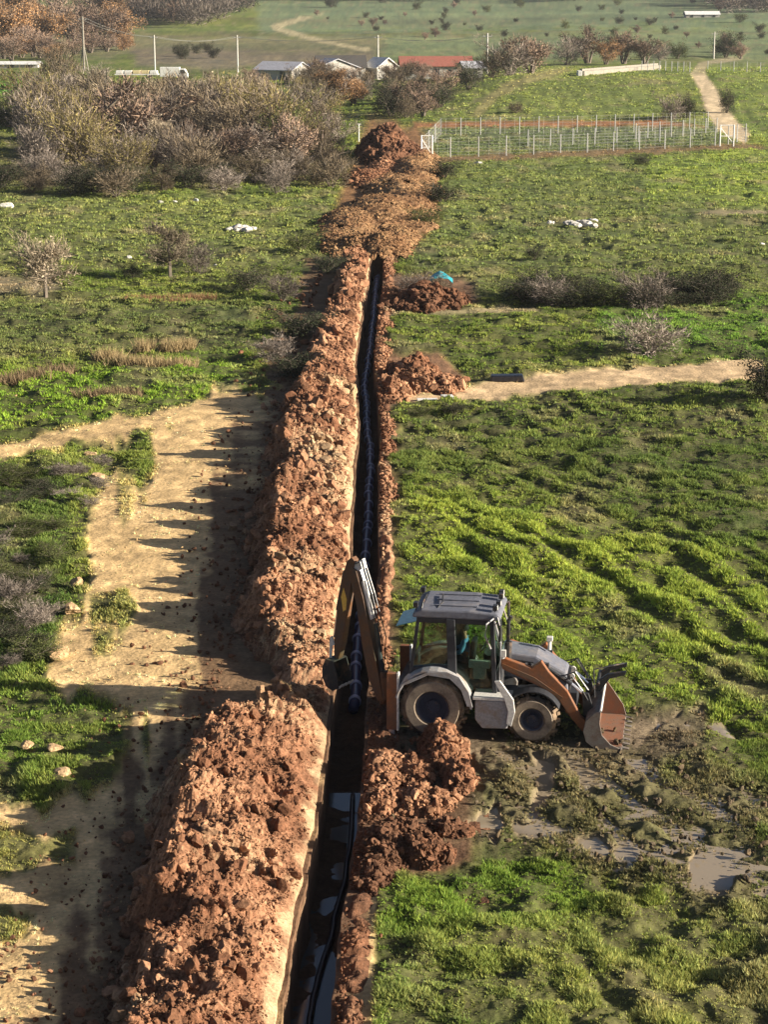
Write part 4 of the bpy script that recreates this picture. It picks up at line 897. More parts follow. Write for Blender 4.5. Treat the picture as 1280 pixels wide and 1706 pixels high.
# utility poles
M_concrete2 = paint('pale_concrete_pole', (0.55, 0.53, 0.48), 0.1, 0.8)
_poles = []
for px, py, top, lb in ((258, 122, 60, 'concrete power pole left of the white truck'), (396, 120, 60, 'concrete power pole left of the farm sheds'), (630, 126, 60, 'concrete power pole at the right end of the farm'), (812, 124, 57, 'concrete power pole beside the grey bare tree'), (1190, 98, 54, 'small power pole beside the dark evergreen on the rise')):
    p = at(px, py); zc = p.y * cp - (p.z - CH) * sp; Hh = (py - top) * zc / F
    e = empty('utility_pole', p, 0, lb, 'utility pole', 'power poles'); MB().tube([(0, 0, -0.3), (0, 0, Hh)], [0.19, 0.12], 8).build('shaft', M_concrete2, e)
    MB().box((0, 0, Hh - 0.5), (1.5, 0.12, 0.12)).build('crossarm', M_galv, e)
    for x in (-0.65, 0, 0.65): MB().lathe((x, 0, Hh - 0.44), [(0, 0), (0.07, 0), (0.09, 0.1), (0.05, 0.2), (0, 0.2)], 8, 'z').build('insulator', M_concrete, e)
    _poles.append((p, Hh))
p = at(140, 118); zc = p.y * cp + CH * sp; Hh = (118 - 30) * zc / F
e = empty('utility_pole', p, 0, 'tall power pole with braced legs in front of the autumn trees', 'utility pole', 'power poles')
MB().tube([(0, 0, -0.3), (0, 0, Hh)], [0.26, 0.16], 8).build('shaft', M_concrete, e)
for s in (-1, 1): MB().tube([(s * 0.9, 0, -0.3), (0, 0, Hh * 0.5)], 0.14, 6).build('brace', M_concrete, e)
MB().box((0, 0, Hh - 0.5), (1.6, 0.12, 0.12)).build('crossarm', M_galv, e)
_poles.insert(0, (p, Hh))
for a, b_ in zip(_poles[:-2], _poles[1:-1]):
    mb = MB()
    for dx in (-0.65, 0.65):
        A = a[0] + Vector((dx, 0, a[1] - 0.3)); B = b_[0] + Vector((dx, 0, b_[1] - 0.3)); pp = []
        for i in range(13):
            q = i / 12; pp.append(A.lerp(B, q) - Vector((0, 0, 0.9 * 4 * q * (1 - q))))
        mb.tube(pp, 0.022, 4)
    tag(mb.build('power_line', M_galv), 'thin pair of power wires hanging between two poles behind the farm', 'power line', 'power wires')
# fences
def fence(a, b_, n, h, label, wires=6):
    A, B = at(*a), at(*b_); e = empty('wire_fence', A, 0, label, 'fence')
    pm = MB().tube([(0, 0, -0.2), (0, 0, h)], 0.06, 6).mesh('post'); pm.materials.append(M_galv)
    tops = []
    for i in range(n):
        q = A.lerp(B, i / (n - 1)); q.z = float(terr(q.x, q.y)); o = obj('post', pm, None, e); o.location = q - A; tops.append(q - A)
    mb = MB()
    for k in range(wires):
        zz = h * (k + 0.7) / wires; mb.tube([t_ + Vector((0, -0.065, zz)) for t_ in tops], 0.008, 3, False)
    L = (B - A).length; m = int(L / 1.2)
    for i in range(m):
        q = A.lerp(B, (i + 0.5) / m); q.z = float(terr(q.x, q.y)); q = q - A; mb.tube([q + Vector((0, -0.065, 0.1)), q + Vector((0, -0.065, h * 0.97))], 0.006, 3, False)
    mb.build('wire_mesh', M_galv, e); return e
fence((703, 263), (1192, 243), 12, 2.0, 'white-post wire fence along the front of the enclosure, nearest the trench')
fence((735, 226), (1180, 214), 15, 2.0, 'wire fence along the back of the enclosure below the green rise')
fence((880, 244), (1100, 236), 7, 1.8, 'short row of fence posts across the middle of the enclosure')
fence((1060, 232), (1195, 222), 8, 1.8, 'close-set fence posts near the right-hand track')
fence((703, 263), (735, 226), 4, 2.0, 'side fence at the left end of the enclosure', 5)
fence((1070, 118), (1150, 120), 9, 1.6, 'pale wire fence beside the concrete slabs on the rise')
fence((1180, 118), (1290, 122), 6, 1.6, 'wire fence right of the upper track on the rise')
fence((1214, 240), (1243, 236), 3, 2.0, 'short end fence right of the track foot')
# gate frames
for (x, y, lb, ww) in ((702, 264, 'white braced gate frame at the left corner of the fenced enclosure', 1.1), (1200, 244, 'white braced gate frame where the track meets the fence', 1.5)):
    e = empty('gate_frame', at(x, y), 0.1, lb, 'gate')
    for s in (0, ww): MB().tube([(s, 0, 0), (s, 0, 2.3)], 0.08, 8).build('post', M_white, e)
    MB().tube([(0, 0, 2.25), (ww, 0, 2.25)], 0.05, 6).tube([(0, 0.02, 2.0), (ww, 0.02, 0.3)], 0.045, 6).tube([(0, 0, 1.1), (ww, 0, 1.1)], 0.04, 6).build('brace', M_white, e)
p = at(598, 238); e = empty('sign_post', p, 0, 'lone white post at the edge of the thicket by the dark heap', 'post')
MB().tube([(0, 0, -0.1), (0, 0, 2.0)], 0.07, 6).build('shaft', M_white, e); MB().box((0.05, 0, 2.02), (0.35, 0.06, 0.12)).build('cap', M_white, e)
# orange edge netting? low bank of reddish soil behind the enclosure is part of the ground colours
# concrete slabs on the rise
A, B = at(972, 126), at(1100, 116)
e = empty('concrete_channel', A, 0, 'low concrete channel wall with a white end on top of the green rise', 'concrete channel')
d = B - A; L = d.length; rz = math.atan2(d.y, d.x)
MB().box(tuple(d / 2 + Vector((0, 0, 0.35))), (L, 0.5, 0.7), rz=rz).build('near_wall', M_concrete, e, 0.03)
MB().box(tuple(d / 2 + Vector((0, 3.4, 0.55))), (L, 0.4, 0.7), rz=rz).build('far_wall', M_concrete, e, 0.03)
MB().box((-0.5, 0.6, 0.35), (0.6, 2.4, 0.75)).build('end_block', M_white, e, 0.03)

# turquoise sheet, white box, track culvert
def sheet(px, py, w_, d_, z, mat, label, name='plastic_sheet'):
    p = at(px, py); X, Y = np.meshgrid(np.linspace(-w_ / 2, w_ / 2, 22), np.linspace(-d_ / 2, d_ / 2, 22))
    Z = z + 0.25 * fbm(X * 1.7 + px, Y * 1.4, 7, 4) - 0.5 * z * ((X / (w_ / 2)) ** 2) * 0.7
    i = (np.arange(21)[:, None] * 22 + np.arange(21)[None, :]).ravel()
    o = obj(name, arr_mesh(name, np.stack([X, Y, Z], -1).reshape(-1, 3), np.stack([i, i + 1, i + 23, i + 22], -1), None, True), mat, loc=p)
    m = o.modifiers.new('thick', 'SOLIDIFY'); m.thickness = 0.015
    return tag(o, label, 'plastic sheet')
sheet(735, 488, 1.3, 2.0, 1.05, paint('turquoise_plastic', (0.03, 0.30, 0.36), 0.05, 0.4), 'crumpled turquoise plastic sheet on top of the rubbish heap')
p = at(745, 672); e = tag(MB().box((0, 0, 0.16), (0.5, 0.42, 0.36), rz=0.1).build('box', M_white, None, 0.02, loc=p), 'small cream-white box beside the start of the sandy track', 'box')
p = at(712, 668); tag(MB().box((0, 0, 0.04), (0.85, 0.3, 0.12), rz=0.05).build('board', M_white, None, 0.01, loc=p), 'pale board lying left of the cream-white box', 'board')
p = at(845, 635); tag(MB().prism([(-0.75, 0), (-0.7, 0.28), (0.7, 0.3), (0.78, 0)], -0.25, 0.3).build('tyre_block', M_cable, None, 0.05, loc=p), 'black rubber block lying on the upper edge of the sandy track', 'rubber block')

# ---------------------------------------------------------------- backhoe loader
MUDC = (0.24, 0.15, 0.09)
M_orange = paint('faded_orange_paint', (0.24, 0.08, 0.022), 0.62, 0.5, dcol=(0.16, 0.08, 0.045))
M_brownarm = paint('muddy_boom_paint', (0.13, 0.055, 0.02), 0.55, 0.55, dcol=(0.10, 0.07, 0.05))
M_yellow = paint('yellow_decal', (0.85, 0.50, 0.08), 0.05, 0.5)
M_grey = paint('light_grey_paint', (0.30, 0.30, 0.31), 0.45, 0.5, dcol=(0.26, 0.2, 0.15))
M_pale = paint('off_white_paint', (0.62, 0.60, 0.56), 0.1, 0.5)
M_roof = paint('dusty_charcoal_roof', (0.13, 0.135, 0.165), 0.3, 0.6, dcol=(0.20, 0.18, 0.18), scale=2.0)
M_char = paint('charcoal_paint', (0.028, 0.03, 0.036), 0.1, 0.5, dcol=(0.12, 0.09, 0.07))
M_black = paint('black_steel', (0.02, 0.02, 0.022), 0.15, 0.5)
M_tyre = paint('muddy_tyre', (0.03, 0.027, 0.025), 0.62, 0.9, dcol=(0.26, 0.18, 0.11), scale=2.2)
M_sidewall = paint('dried_mud_sidewall', (0.24, 0.19, 0.14), 0.3, 0.9, dcol=(0.10, 0.075, 0.055))
M_rim = paint('navy_rim', (0.03, 0.035, 0.06), 0.15, 0.6)
M_steel = paint('chrome_rod', (0.75, 0.75, 0.78), 0.05, 0.25, metal=0.7)
M_rust = paint('rusty_bucket_inside', (0.22, 0.09, 0.045), 0.6, 0.8, dcol=(0.17, 0.10, 0.065), scale=6)
M_bucket = paint('worn_grey_bucket', (0.17, 0.15, 0.13), 0.5, 0.6, dcol=(0.13, 0.085, 0.06), scale=4)
mg, t, b = mat_new('tinted_cab_glass')
tb = t.nodes.new('ShaderNodeBsdfTransparent'); tb.inputs[0].default_value = (0.70, 0.80, 0.74, 1); gl = t.nodes.new('ShaderNodeBsdfGlossy'); gl.inputs['Roughness'].default_value = 0.03; gl.inputs[0].default_value = (0.8, 0.95, 0.9, 1)
fr = t.nodes.new('ShaderNodeFresnel'); fr.inputs[0].default_value = 1.5; mx = t.nodes.new('ShaderNodeMixShader')
t.links.new(fr.outputs[0], mx.inputs[0]); t.links.new(tb.outputs[0], mx.inputs[1]); t.links.new(gl.outputs[0], mx.inputs[2]); t.links.new(mx.outputs[0], t.nodes['Material Output'].inputs[0])
M_teal = paint('teal_window', (0.10, 0.34, 0.30), 0.05, 0.15)

q = at(722, 1224)                     # foot of the near rear wheel
base = q + Vector((-math.sin(YAW) * 0.92, math.cos(YAW) * 0.92, 0))
base.z = q.z - 0.05
mac = empty('backhoe_loader', base, YAW, 'orange and grey backhoe loader straddling the grass edge beside the trench', 'backhoe loader')
def part(mb, name, mat, parent=mac, bevel=0.015, smooth=False): return mb.build(name, mat, parent, bevel, smooth)
def wheel(x, y, r, w_, rim_r, outer):
    s = outer      # -1 near side, +1 far side
    tb_ = MB().lathe((x, y, r), [(rim_r, -w_ / 2 + 0.04), (rim_r + 0.05, -w_ / 2), (r * 0.86, -w_ / 2 + 0.01), (r * 0.96, -w_ / 2 + 0.07), (r * 0.965, w_ / 2 - 0.07), (r * 0.86, w_ / 2 - 0.01), (rim_r + 0.05, w_ / 2), (rim_r, w_ / 2 - 0.04)], 40)
    n = int(r * 26)
    for k in range(n):
        for sd_ in (-1, 1):
            a = 2 * math.pi * (k + (0.5 if sd_ > 0 else 0)) / n
            c = Vector((x + math.cos(a) * r * 0.965, y + sd_ * w_ * 0.24, r + math.sin(a) * r * 0.965))
            b0 = len(tb_.v); tb_.box((0, 0, 0), (0.075, w_ * 0.52, 0.075), rz=sd_ * 0.6)
            M = Matrix.Rotation(-a, 3, 'Y')
            for i in range(b0, len(tb_.v)): tb_.v[i] = tuple(c + M @ Vector(tb_.v[i]))
    ty = part(tb_, 'tyre', M_tyre, mac, 0)
    # mud-caked sidewall ring as raised band
    MB().lathe((x, y + s * (w_ / 2 + 0.004), r), [(rim_r + 0.03, -0.004 * s), (rim_r + 0.05, 0.012 * s), (r * 0.80, 0.016 * s), (r * 0.83, -0.01 * s)], 40).build('sidewall', M_sidewall, ty)
    rm = MB().lathe((x, y, r), [(rim_r + 0.015, s * (w_ / 2 - 0.03)), (rim_r - 0.02, s * (w_ / 2 - 0.05)), (rim_r - 0.06, s * (w_ / 2 - 0.16)), (rim_r * 0.45, s * (w_ / 2 - 0.18)), (rim_r * 0.42, s * (w_ / 2 - 0.08)), (0.0, s * (w_ / 2 - 0.08))], 32)
    for k in range(10):
        a = k * 0.6283; rm.tube([(x + math.cos(a) * rim_r * 0.33, y + s * (w_ / 2 - 0.09), r + math.sin(a) * rim_r * 0.33), (x + math.cos(a) * rim_r * 0.33, y + s * (w_ / 2 - 0.05), r + math.sin(a) * rim_r * 0.33)], 0.02, 6)
    part(rm, 'rim', M_rim, ty, 0)
for s in (-1, 1):
    wheel(0, s * 0.88, 0.76, 0.46, 0.37, s); wheel(2.28, s * 0.86, 0.57, 0.36, 0.26, s)
# chassis
part(MB().box((1.0, 0, 0.72), (3.4, 0.62, 0.42)).box((3.0, 0, 0.8), (0.5, 0.7, 0.5)), 'chassis', M_char)
part(MB().tube([(0, -0.85, 0.76), (0, 0.85, 0.76)], 0.13, 10).tube([(2.28, -0.8, 0.57), (2.28, 0.8, 0.57)], 0.10, 10), 'axle', M_black)
# rear fenders
def arch(cx, cz, r0, r1, a0, a1, n=14):
    o_ = [(cx + r1 * math.cos(R(a0 + (a1 - a0) * k / n)), cz + r1 * math.sin(R(a0 + (a1 - a0) * k / n))) for k in range(n + 1)]
    i_ = [(cx + r0 * math.cos(R(a0 + (a1 - a0) * k / n)), cz + r0 * math.sin(R(a0 + (a1 - a0) * k / n))) for k in range(n, -1, -1)]
    return o_ + i_
for s in (-1, 1):
    y0, y1 = (-1.13, -0.62) if s < 0 else (0.62, 1.13)
    fb = MB(); pts_ = arch(0.02, 0.78, 0.84, 0.90, 0, 168); fb.prism(pts_, y0, y1)
    part(fb, 'rear_fender', M_grey, bevel=0.02)
    # side skirt between fender and cab
    sk = MB().prism([(-0.78, 1.25), (-0.55, 1.42), (-0.1, 1.64), (0.35, 1.66), (0.62, 1.55), (0.84, 1.2), (0.93, 0.85), (0.8, 0.86), (0.66, 1.25), (0.4, 1.50), (-0.1, 1.56), (-0.55, 1.33)], s * 1.135 - 0.02, s * 1.135 + 0.02)
    part(sk, 'fender_lip', M_grey, bevel=0.006)
    # tank and step
    part(MB().prism([(0.98, 1.02), (1.74, 1.02), (1.80, 0.9), (1.72, 0.36), (1.15, 0.34), (0.98, 0.55)], s * 0.62, s * 1.12), 'fuel_tank' if s < 0 else 'battery_box', M_grey, bevel=0.03)
    part(MB().prism([(0.93, 1.03), (1.80, 1.03), (1.80, 1.10), (0.93, 1.10)], s * 0.55, s * 1.15), 'step', M_pale, bevel=0.01)
    part(MB().prism([(1.42, 1.50), (1.55, 1.52), (1.86, 1.08), (1.90, 0.78), (1.82, 0.44), (1.70, 0.50), (1.74, 0.80), (1.66, 1.06)], s * 1.10, s * 1.17), 'side_bracket', M_pale, bevel=0.01)
    # front fender
    part(MB().prism(arch(2.28, 0.60, 0.64, 0.68, 25, 170), s * 0.66, s * 1.06), 'front_fender', M_char, bevel=0.01)
# cab: pillars, lower wall, glass, roof
CB = [(-0.52, 1.32), (1.42, 1.02)]
def pil(x0, z0, x1, z1, y0, y1, th=0.09): return MB().add([(x0 - th / 2, y0 - th / 2, z0), (x0 + th / 2, y0 - th / 2, z0), (x0 + th / 2, y0 + th / 2, z0), (x0 - th / 2, y0 + th / 2, z0), (x1 - th / 2, y1 - th / 2, z1), (x1 + th / 2, y1 - th / 2, z1), (x1 + th / 2, y1 + th / 2, z1), (x1 - th / 2, y1 + th / 2, z1)], [(0, 1, 2, 3), (4, 5, 6, 7), (0, 1, 5, 4), (1, 2, 6, 5), (2, 3, 7, 6), (3, 0, 4, 7)])
ZR = 2.80
cf = MB()
for s in (-1, 1):
    yb, yt = s * 0.78, s * 0.70
    for (x0, z0, x1, th) in ((-0.55, 1.45, -0.38, 0.08), (1.40, 1.05, 1.30, 0.10)):
        m_ = pil(x0, z0, x1, ZR, yb, yt, th); cf.add(m_.v, m_.f)
    m_ = pil(0.42, 1.5, 0.36, ZR, yb, yt, 0.20); cf.add(m_.v, m_.f)
    cf.box((0.45, s * 0.70, ZR - 0.06), (1.75, 0.09, 0.12))
    cf.box((1.30 if s > 0 else -0.38, 0, ZR - 0.05), (0.085, 1.42, 0.10))
part(cf, 'cab_frame', M_char)
part(MB().prism([(-0.55, 1.2), (0.45, 1.2), (0.45, 1.68), (0.1, 1.72), (-0.55, 1.62)], -0.80, -0.74).prism([(-0.55, 1.2), (0.45, 1.2), (0.45, 1.68), (0.1, 1.72), (-0.55, 1.62)], 0.74, 0.80).box((-0.55, 0, 1.42), (0.06, 1.5, 0.45)).box((1.40, 0, 1.25), (0.06, 1.5, 0.5)).box((0.45, 0, 1.17), (1.9, 1.5, 0.06)), 'cab_lower_panel', M_char)
def pane(vs, name='window'):
    o = MB().add(vs, [tuple(range(len(vs)))]).build(name, mg, mac); m = o.modifiers.new('thick', 'SOLIDIFY'); m.thickness = 0.008; return o
for s in (-1, 1):
    pane([(-0.50, s * 0.775, 1.66), (0.32, s * 0.775, 1.72), (0.27, s * 0.705, ZR - 0.12), (-0.34, s * 0.705, ZR - 0.12)], 'side_window')
    d_ = pane([(0.50, s * 0.785, 1.12), (1.33, s * 0.785, 1.10), (1.26, s * 0.705, ZR - 0.12), (0.46, s * 0.705, ZR - 0.12)], 'door_glass')
pane([(1.42, -0.70, 1.55), (1.42, 0.70, 1.55), (1.32, 0.64, ZR - 0.1), (1.32, -0.64, ZR - 0.1)], 'windscreen')
# raised rear window, sticking out behind the cab
part(MB().add([(-0.40, -0.60, 2.66), (-0.40, 0.60, 2.66), (-0.92, 0.56, 2.50), (-0.92, -0.56, 2.50), (-0.40, -0.60, 2.68), (-0.40, 0.60, 2.68), (-0.92, 0.56, 2.52), (-0.92, -0.56, 2.52)], [(0, 1, 2, 3), (4, 5, 6, 7), (0, 1, 5, 4), (1, 2, 6, 5), (2, 3, 7, 6), (3, 0, 4, 7)]), 'rear_window', M_teal, bevel=0)
rf = part(MB().prism([(-0.52, ZR), (1.48, ZR), (1.52, ZR + 0.07), (1.42, ZR + 0.16), (0.8, ZR + 0.21), (-0.3, ZR + 0.20), (-0.50, ZR + 0.12)], -0.78, 0.78), 'cab_roof', M_roof, bevel=0.05)
part(MB().box((0.45, -0.45, ZR + 0.225), (1.0, 0.04, 0.03)).box((0.45, 0.0, ZR + 0.225), (1.0, 0.04, 0.03)).box((0.45, 0.45, ZR + 0.225), (1.0, 0.04, 0.03)), 'roof_rib', M_roof, rf, bevel=0.01)
part(MB().tube([(-0.32, -0.66, ZR + 0.18), (-0.30, -0.60, ZR + 0.30), (-0.30, 0.1, ZR + 0.30), (-0.32, 0.16, ZR + 0.18)], 0.022, 6).tube([(0.02, -0.66, ZR + 0.18), (0.12, -0.3, ZR + 0.25), (0.05, 0.3, ZR + 0.25)], 0.02, 6), 'roof_rail', M_black, rf, 0)
for x, y in ((1.36, -0.60), (1.40, -0.25), (1.40, 0.35), (1.38, 0.62), (-0.45, -0.62), (-0.45, 0.60)):
    l = part(MB().box((x, y, ZR + 0.27), (0.10, 0.18, 0.12)).tube([(x, y, ZR + 0.1), (x, y, ZR + 0.25)], 0.015, 6), 'work_light', M_black, rf, 0.01)
    part(MB().box((x + (0.055 if x > 0 else -0.055), y, ZR + 0.27), (0.012, 0.14, 0.09)), 'lens', M_pale, l, 0)
# front corner mirror brackets, exhaust, wipers and handrails
part(MB().tube([(1.30, -0.72, ZR + 0.1), (1.45, -0.90, ZR + 0.12), (1.50, -0.95, ZR - 0.05)], 0.02, 6).tube([(1.34, -0.78, ZR + 0.06), (1.2, -0.98, ZR - 0.02), (1.18, -1.0, ZR - 0.3), (1.30, -0.9, ZR - 0.62)], 0.022, 6).tube([(1.50, -0.78, 1.3), (1.52, -0.82, 2.3), (1.36, -0.76, ZR)], 0.025, 6), 'handrail', M_grey, bevel=0)
part(MB().tube([(1.50, 0.74, 1.3), (1.52, 0.82, 2.3), (1.36, 0.74, ZR)], 0.025, 6), 'handrail', M_grey, bevel=0)
for s in (-1, 1):
    part(MB().box((1.52, s * 0.98, ZR - 0.22), (0.05, 0.2, 0.34)).tube([(1.40, s * 0.72, ZR - 0.05), (1.52, s * 0.98, ZR - 0.05)], 0.018, 6), 'mirror', M_black, bevel=0.01)
part(MB().tube([(1.66, -0.52, 1.7), (1.66, -0.52, 2.75), (1.72, -0.52, 2.86)], 0.05, 10).tube([(1.66, -0.52, 1.75), (1.66, -0.52, 2.25)], 0.085, 12), 'exhaust', M_black, bevel=0)
part(MB().tube([(1.55, -0.70, 1.08), (1.57, -0.70, 2.0)], 0.035, 8).box((1.58, -0.70, 2.02), (0.1, 0.1, 0.16)), 'hydraulic_line', M_pale, bevel=0)
# seat, console, steering wheel
part(MB().box((0.57, -0.12, 1.55), (0.5, 0.5, 0.14)).box((0.82, -0.12, 1.87), (0.12, 0.46, 0.56), ry=0.1).box((0.6, -0.12, 1.34), (0.3, 0.3, 0.3)), 'seat', M_black, bevel=0.03)
part(MB().box((1.02, -0.58, 1.70), (0.5, 0.16, 0.18)).box((1.02, -0.58, 1.5), (0.3, 0.12, 0.3)), 'side_console', M_pale, bevel=0.03)
part(MB().box((1.22, 0, 1.55), (0.22, 0.5, 0.6), ry=-0.2), 'dashboard', M_black, bevel=0.02)
sw = MB(); pp = [(1.08 + 0.10 * math.cos(a), 0.19 * math.sin(a), 1.98 + 0.16 * math.cos(a)) for a in [k * math.pi / 8 for k in range(17)]]; sw.tube(pp, 0.016, 6, False).tube([(1.08, 0, 1.98), (1.18, 0, 1.75)], 0.03, 6); part(sw, 'steering_wheel', M_black, bevel=0)
part(MB().lathe((1.22, -0.55, 2.0), [(0, -0.03), (0.09, -0.03), (0.1, 0.0), (0.09, 0.03), (0, 0.03)], 14), 'round_mirror', M_pale, bevel=0)
# hood
part(MB().add([(1.48, -0.50, 1.45), (1.48, 0.50, 1.45), (3.05, 0.42, 1.05), (3.05, -0.42, 1.05), (1.48, -0.46, 2.0), (1.48, 0.46, 2.0), (2.3, 0.44, 1.90), (2.3, -0.44, 1.90), (3.0, 0.38, 1.52), (3.0, -0.38, 1.52)],
    [(0, 1, 2, 3), (4, 7, 6, 5), (7, 9, 8, 6), (0, 3, 9, 7, 4), (1, 5, 6, 8, 2), (0, 4, 5, 1), (3, 2, 8, 9)]), 'hood', M_roof, bevel=0.05)
part(MB().prism([(1.55, 1.60), (2.25, 1.55), (2.25, 1.78), (1.55, 1.86)], -0.52, -0.49), 'hood_vent', M_black, bevel=0)
for k in range(5): part(MB().box((1.66 + k * 0.14, -0.535, 1.70 - k * 0.012), (0.05, 0.03, 0.2)), 'louvre', M_steel, bevel=0)
part(MB().box((3.05, 0, 1.25), (0.06, 0.7, 0.42)), 'grille', M_black, bevel=0.01)
for s in (-1, 1): part(MB().lathe((3.1, s * 0.25, 1.40), [(0, -0.03), (0.08, -0.03), (0.08, 0.03), (0, 0.03)], 12), 'headlight', M_pale, bevel=0)
part(MB().tube([(2.55, 0.25, 1.85), (2.55, 0.25, 2.08)], 0.045, 8).box((2.55, 0.25, 2.12), (0.14, 0.14, 0.1)), 'air_intake', M_pale, bevel=0.01)
# loader arms and cylinders
for s in (-1, 1):
    y0, y1 = s * 0.60, s * 0.74
    part(MB().prism([(1.50, 1.88), (1.62, 1.92), (2.22, 1.72), (2.44, 1.90), (2.62, 1.64), (3.05, 1.20), (3.36, 0.62), (3.66, 0.36), (3.60, 0.22), (3.40, 0.26), (3.10, 0.62), (2.86, 0.98), (2.36, 1.30), (1.55, 1.66)], y0, y1), 'loader_arm', M_orange, bevel=0.02)
    part(MB().prism([(1.55, 1.80), (2.3, 1.50), (2.95, 1.06), (2.90, 1.0), (2.3, 1.40), (1.55, 1.70)], s * 0.74, s * 0.76), 'arm_edge', M_brownarm, bevel=0)
    part(MB().tube([(1.9, s * 0.50, 1.15), (2.6, s * 0.50, 1.22)], 0.065, 10), 'lift_cylinder', M_char, bevel=0)
    part(MB().tube([(2.6, s * 0.50, 1.22), (3.05, s * 0.56, 1.02)], 0.035, 8), 'lift_rod', M_steel, bevel=0)
    part(MB().tube([(2.55, s * 0.46, 1.66), (3.12, s * 0.46, 1.30)], 0.06, 10).box((2.52, s * 0.5, 1.70), (0.16, 0.12, 0.14)), 'tilt_cylinder', M_char, bevel=0)
    part(MB().tube([(3.12, s * 0.46, 1.30), (3.45, s * 0.46, 1.02)], 0.035, 8), 'tilt_rod', M_steel, bevel=0)
    part(MB().prism([(3.36, 1.12), (3.52, 1.10), (3.62, 0.78), (3.55, 0.35), (3.42, 0.34), (3.40, 0.76)], s * 0.44, s * 0.54), 'tilt_link', M_black, bevel=0.01)
    hb = MB(); hb.tube([(2.95, s * 0.60, 1.42), (3.15, s * 0.66, 1.52), (3.38, s * 0.62, 1.2), (3.5, s * 0.55, 0.95)], 0.02, 5); hb.tube([(2.9, s * 0.55, 1.5), (3.2, s * 0.5, 1.6), (3.5, s * 0.42, 1.15)], 0.018, 5); part(hb, 'hose', M_cable, bevel=0)
part(MB().tube([(3.08, -0.66, 0.72), (3.08, 0.66, 0.72)], 0.08, 10), 'cross_tube', M_orange, bevel=0)
# front bucket: profile in x,z; opening to the front right
BW = 1.12
prof = [(4.45, 0.03), (3.75, 0.02), (3.52, 0.20), (3.44, 0.48), (3.50, 0.78), (3.72, 1.00), (3.86, 1.04)]
inn = [(4.42, 0.06), (3.78, 0.07), (3.58, 0.23), (3.50, 0.48), (3.56, 0.75), (3.75, 0.95), (3.85, 0.99)]
bk = part(MB().prism(prof + [(3.87, 1.02)] + inn[::-1], -BW, BW), 'bucket', M_bucket, bevel=0)
MB().prism([(x + 0.006 if i else x - 0.0, z + 0.006) for i, (x, z) in enumerate(inn)] + [(x + 0.012, z + 0.012) for x, z in inn[::-1]], -BW + 0.06, BW - 0.06).build('bucket_lining', M_rust, bk)
side = [(4.45, 0.03), (3.75, 0.02), (3.52, 0.20), (3.44, 0.48), (3.50, 0.78), (3.72, 1.00), (3.88, 1.05), (4.12, 0.70), (4.36, 0.34)]
near_side = side[:7] + [(3.86, 0.72), (3.93, 0.40), (4.15, 0.16)]
for s in (-1, 1):
    part(MB().prism(near_side if s < 0 else side, s * (BW + 0.003), s * (BW + 0.043)), 'bucket_side', M_bucket, bk, 0.008)
    if s > 0: MB().prism([(x * 0.97 + 0.12, z * 0.94 + 0.03) for x, z in side], s * (BW - 0.01), s * (BW - 0.002)).build('side_lining', M_rust, bk)
for k in range(8):
    y = -BW + 0.1 + k * (2 * BW - 0.2) / 7
    part(MB().prism([(4.38, 0.075), (4.62, 0.03), (4.62, 0.01), (4.38, 0.0)], y - 0.05, y + 0.05), 'tooth', M_bucket, bk, 0.006)
part(MB().tube([(3.87, -BW, 1.05), (3.87, BW, 1.05)], 0.035, 8), 'top_edge', M_pale, bk, 0)
# folded pallet forks on the bucket back
for y in (0.35, 0.95):
    part(MB().prism([(3.62, 1.02), (3.78, 1.04), (4.02, 1.40), (4.42, 1.52), (4.44, 1.62), (3.95, 1.52), (3.66, 1.28)], y - 0.06, y + 0.06), 'fork_tine', M_black, bk, 0.01)
part(MB().tube([(3.72, 0.1, 1.30), (3.72, 1.1, 1.30)], 0.04, 8).tube([(3.66, -0.1, 1.0), (3.60, 0.1, 1.72), (4.1, 0.25, 1.80), (4.35, 0.9, 1.62)], 0.022, 6), 'fork_frame', M_black, bk, 0)
bk.location = (0.42, 0, 0.0); bk.scale = (0.88, 1.0, 0.86)
# rear frame, stabilisers
part(MB().box((-0.80, 0, 0.70), (0.16, 2.0, 0.22)).box((-0.80, 0, 1.10), (0.14, 2.0, 0.14)).box((-0.62, 0, 0.85), (0.5, 0.7, 0.5)), 'rear_frame', M_brownarm)
for s in (-1, 1):
    st = part(MB().box((-0.94, s * 1.02, 0.86), (0.24, 0.16, 1.36)), 'stabiliser', M_orange)
    part(MB().box((-0.80, s * 1.02, 0.86), (0.05, 0.18, 1.38)), 'guide_rail', M_pale, st, 0.01)
    part(MB().box((-0.94, s * 1.02, 0.14), (0.14, 0.12, 0.3)), 'inner_leg', M_steel, st, 0.01)
    part(MB().prism([(-1.12, -0.02), (-0.76, -0.02), (-0.82, 0.05), (-1.06, 0.05)], s * 1.02 - 0.2, s * 1.02 + 0.2), 'foot', M_bucket, st, 0.01)
part(MB().box((-1.08, -0.1, 0.85), (0.42, 0.3, 0.55)).tube([(-1.28, -0.1, 0.45), (-1.28, -0.1, 1.25)], 0.1, 10), 'swing_post', M_brownarm)

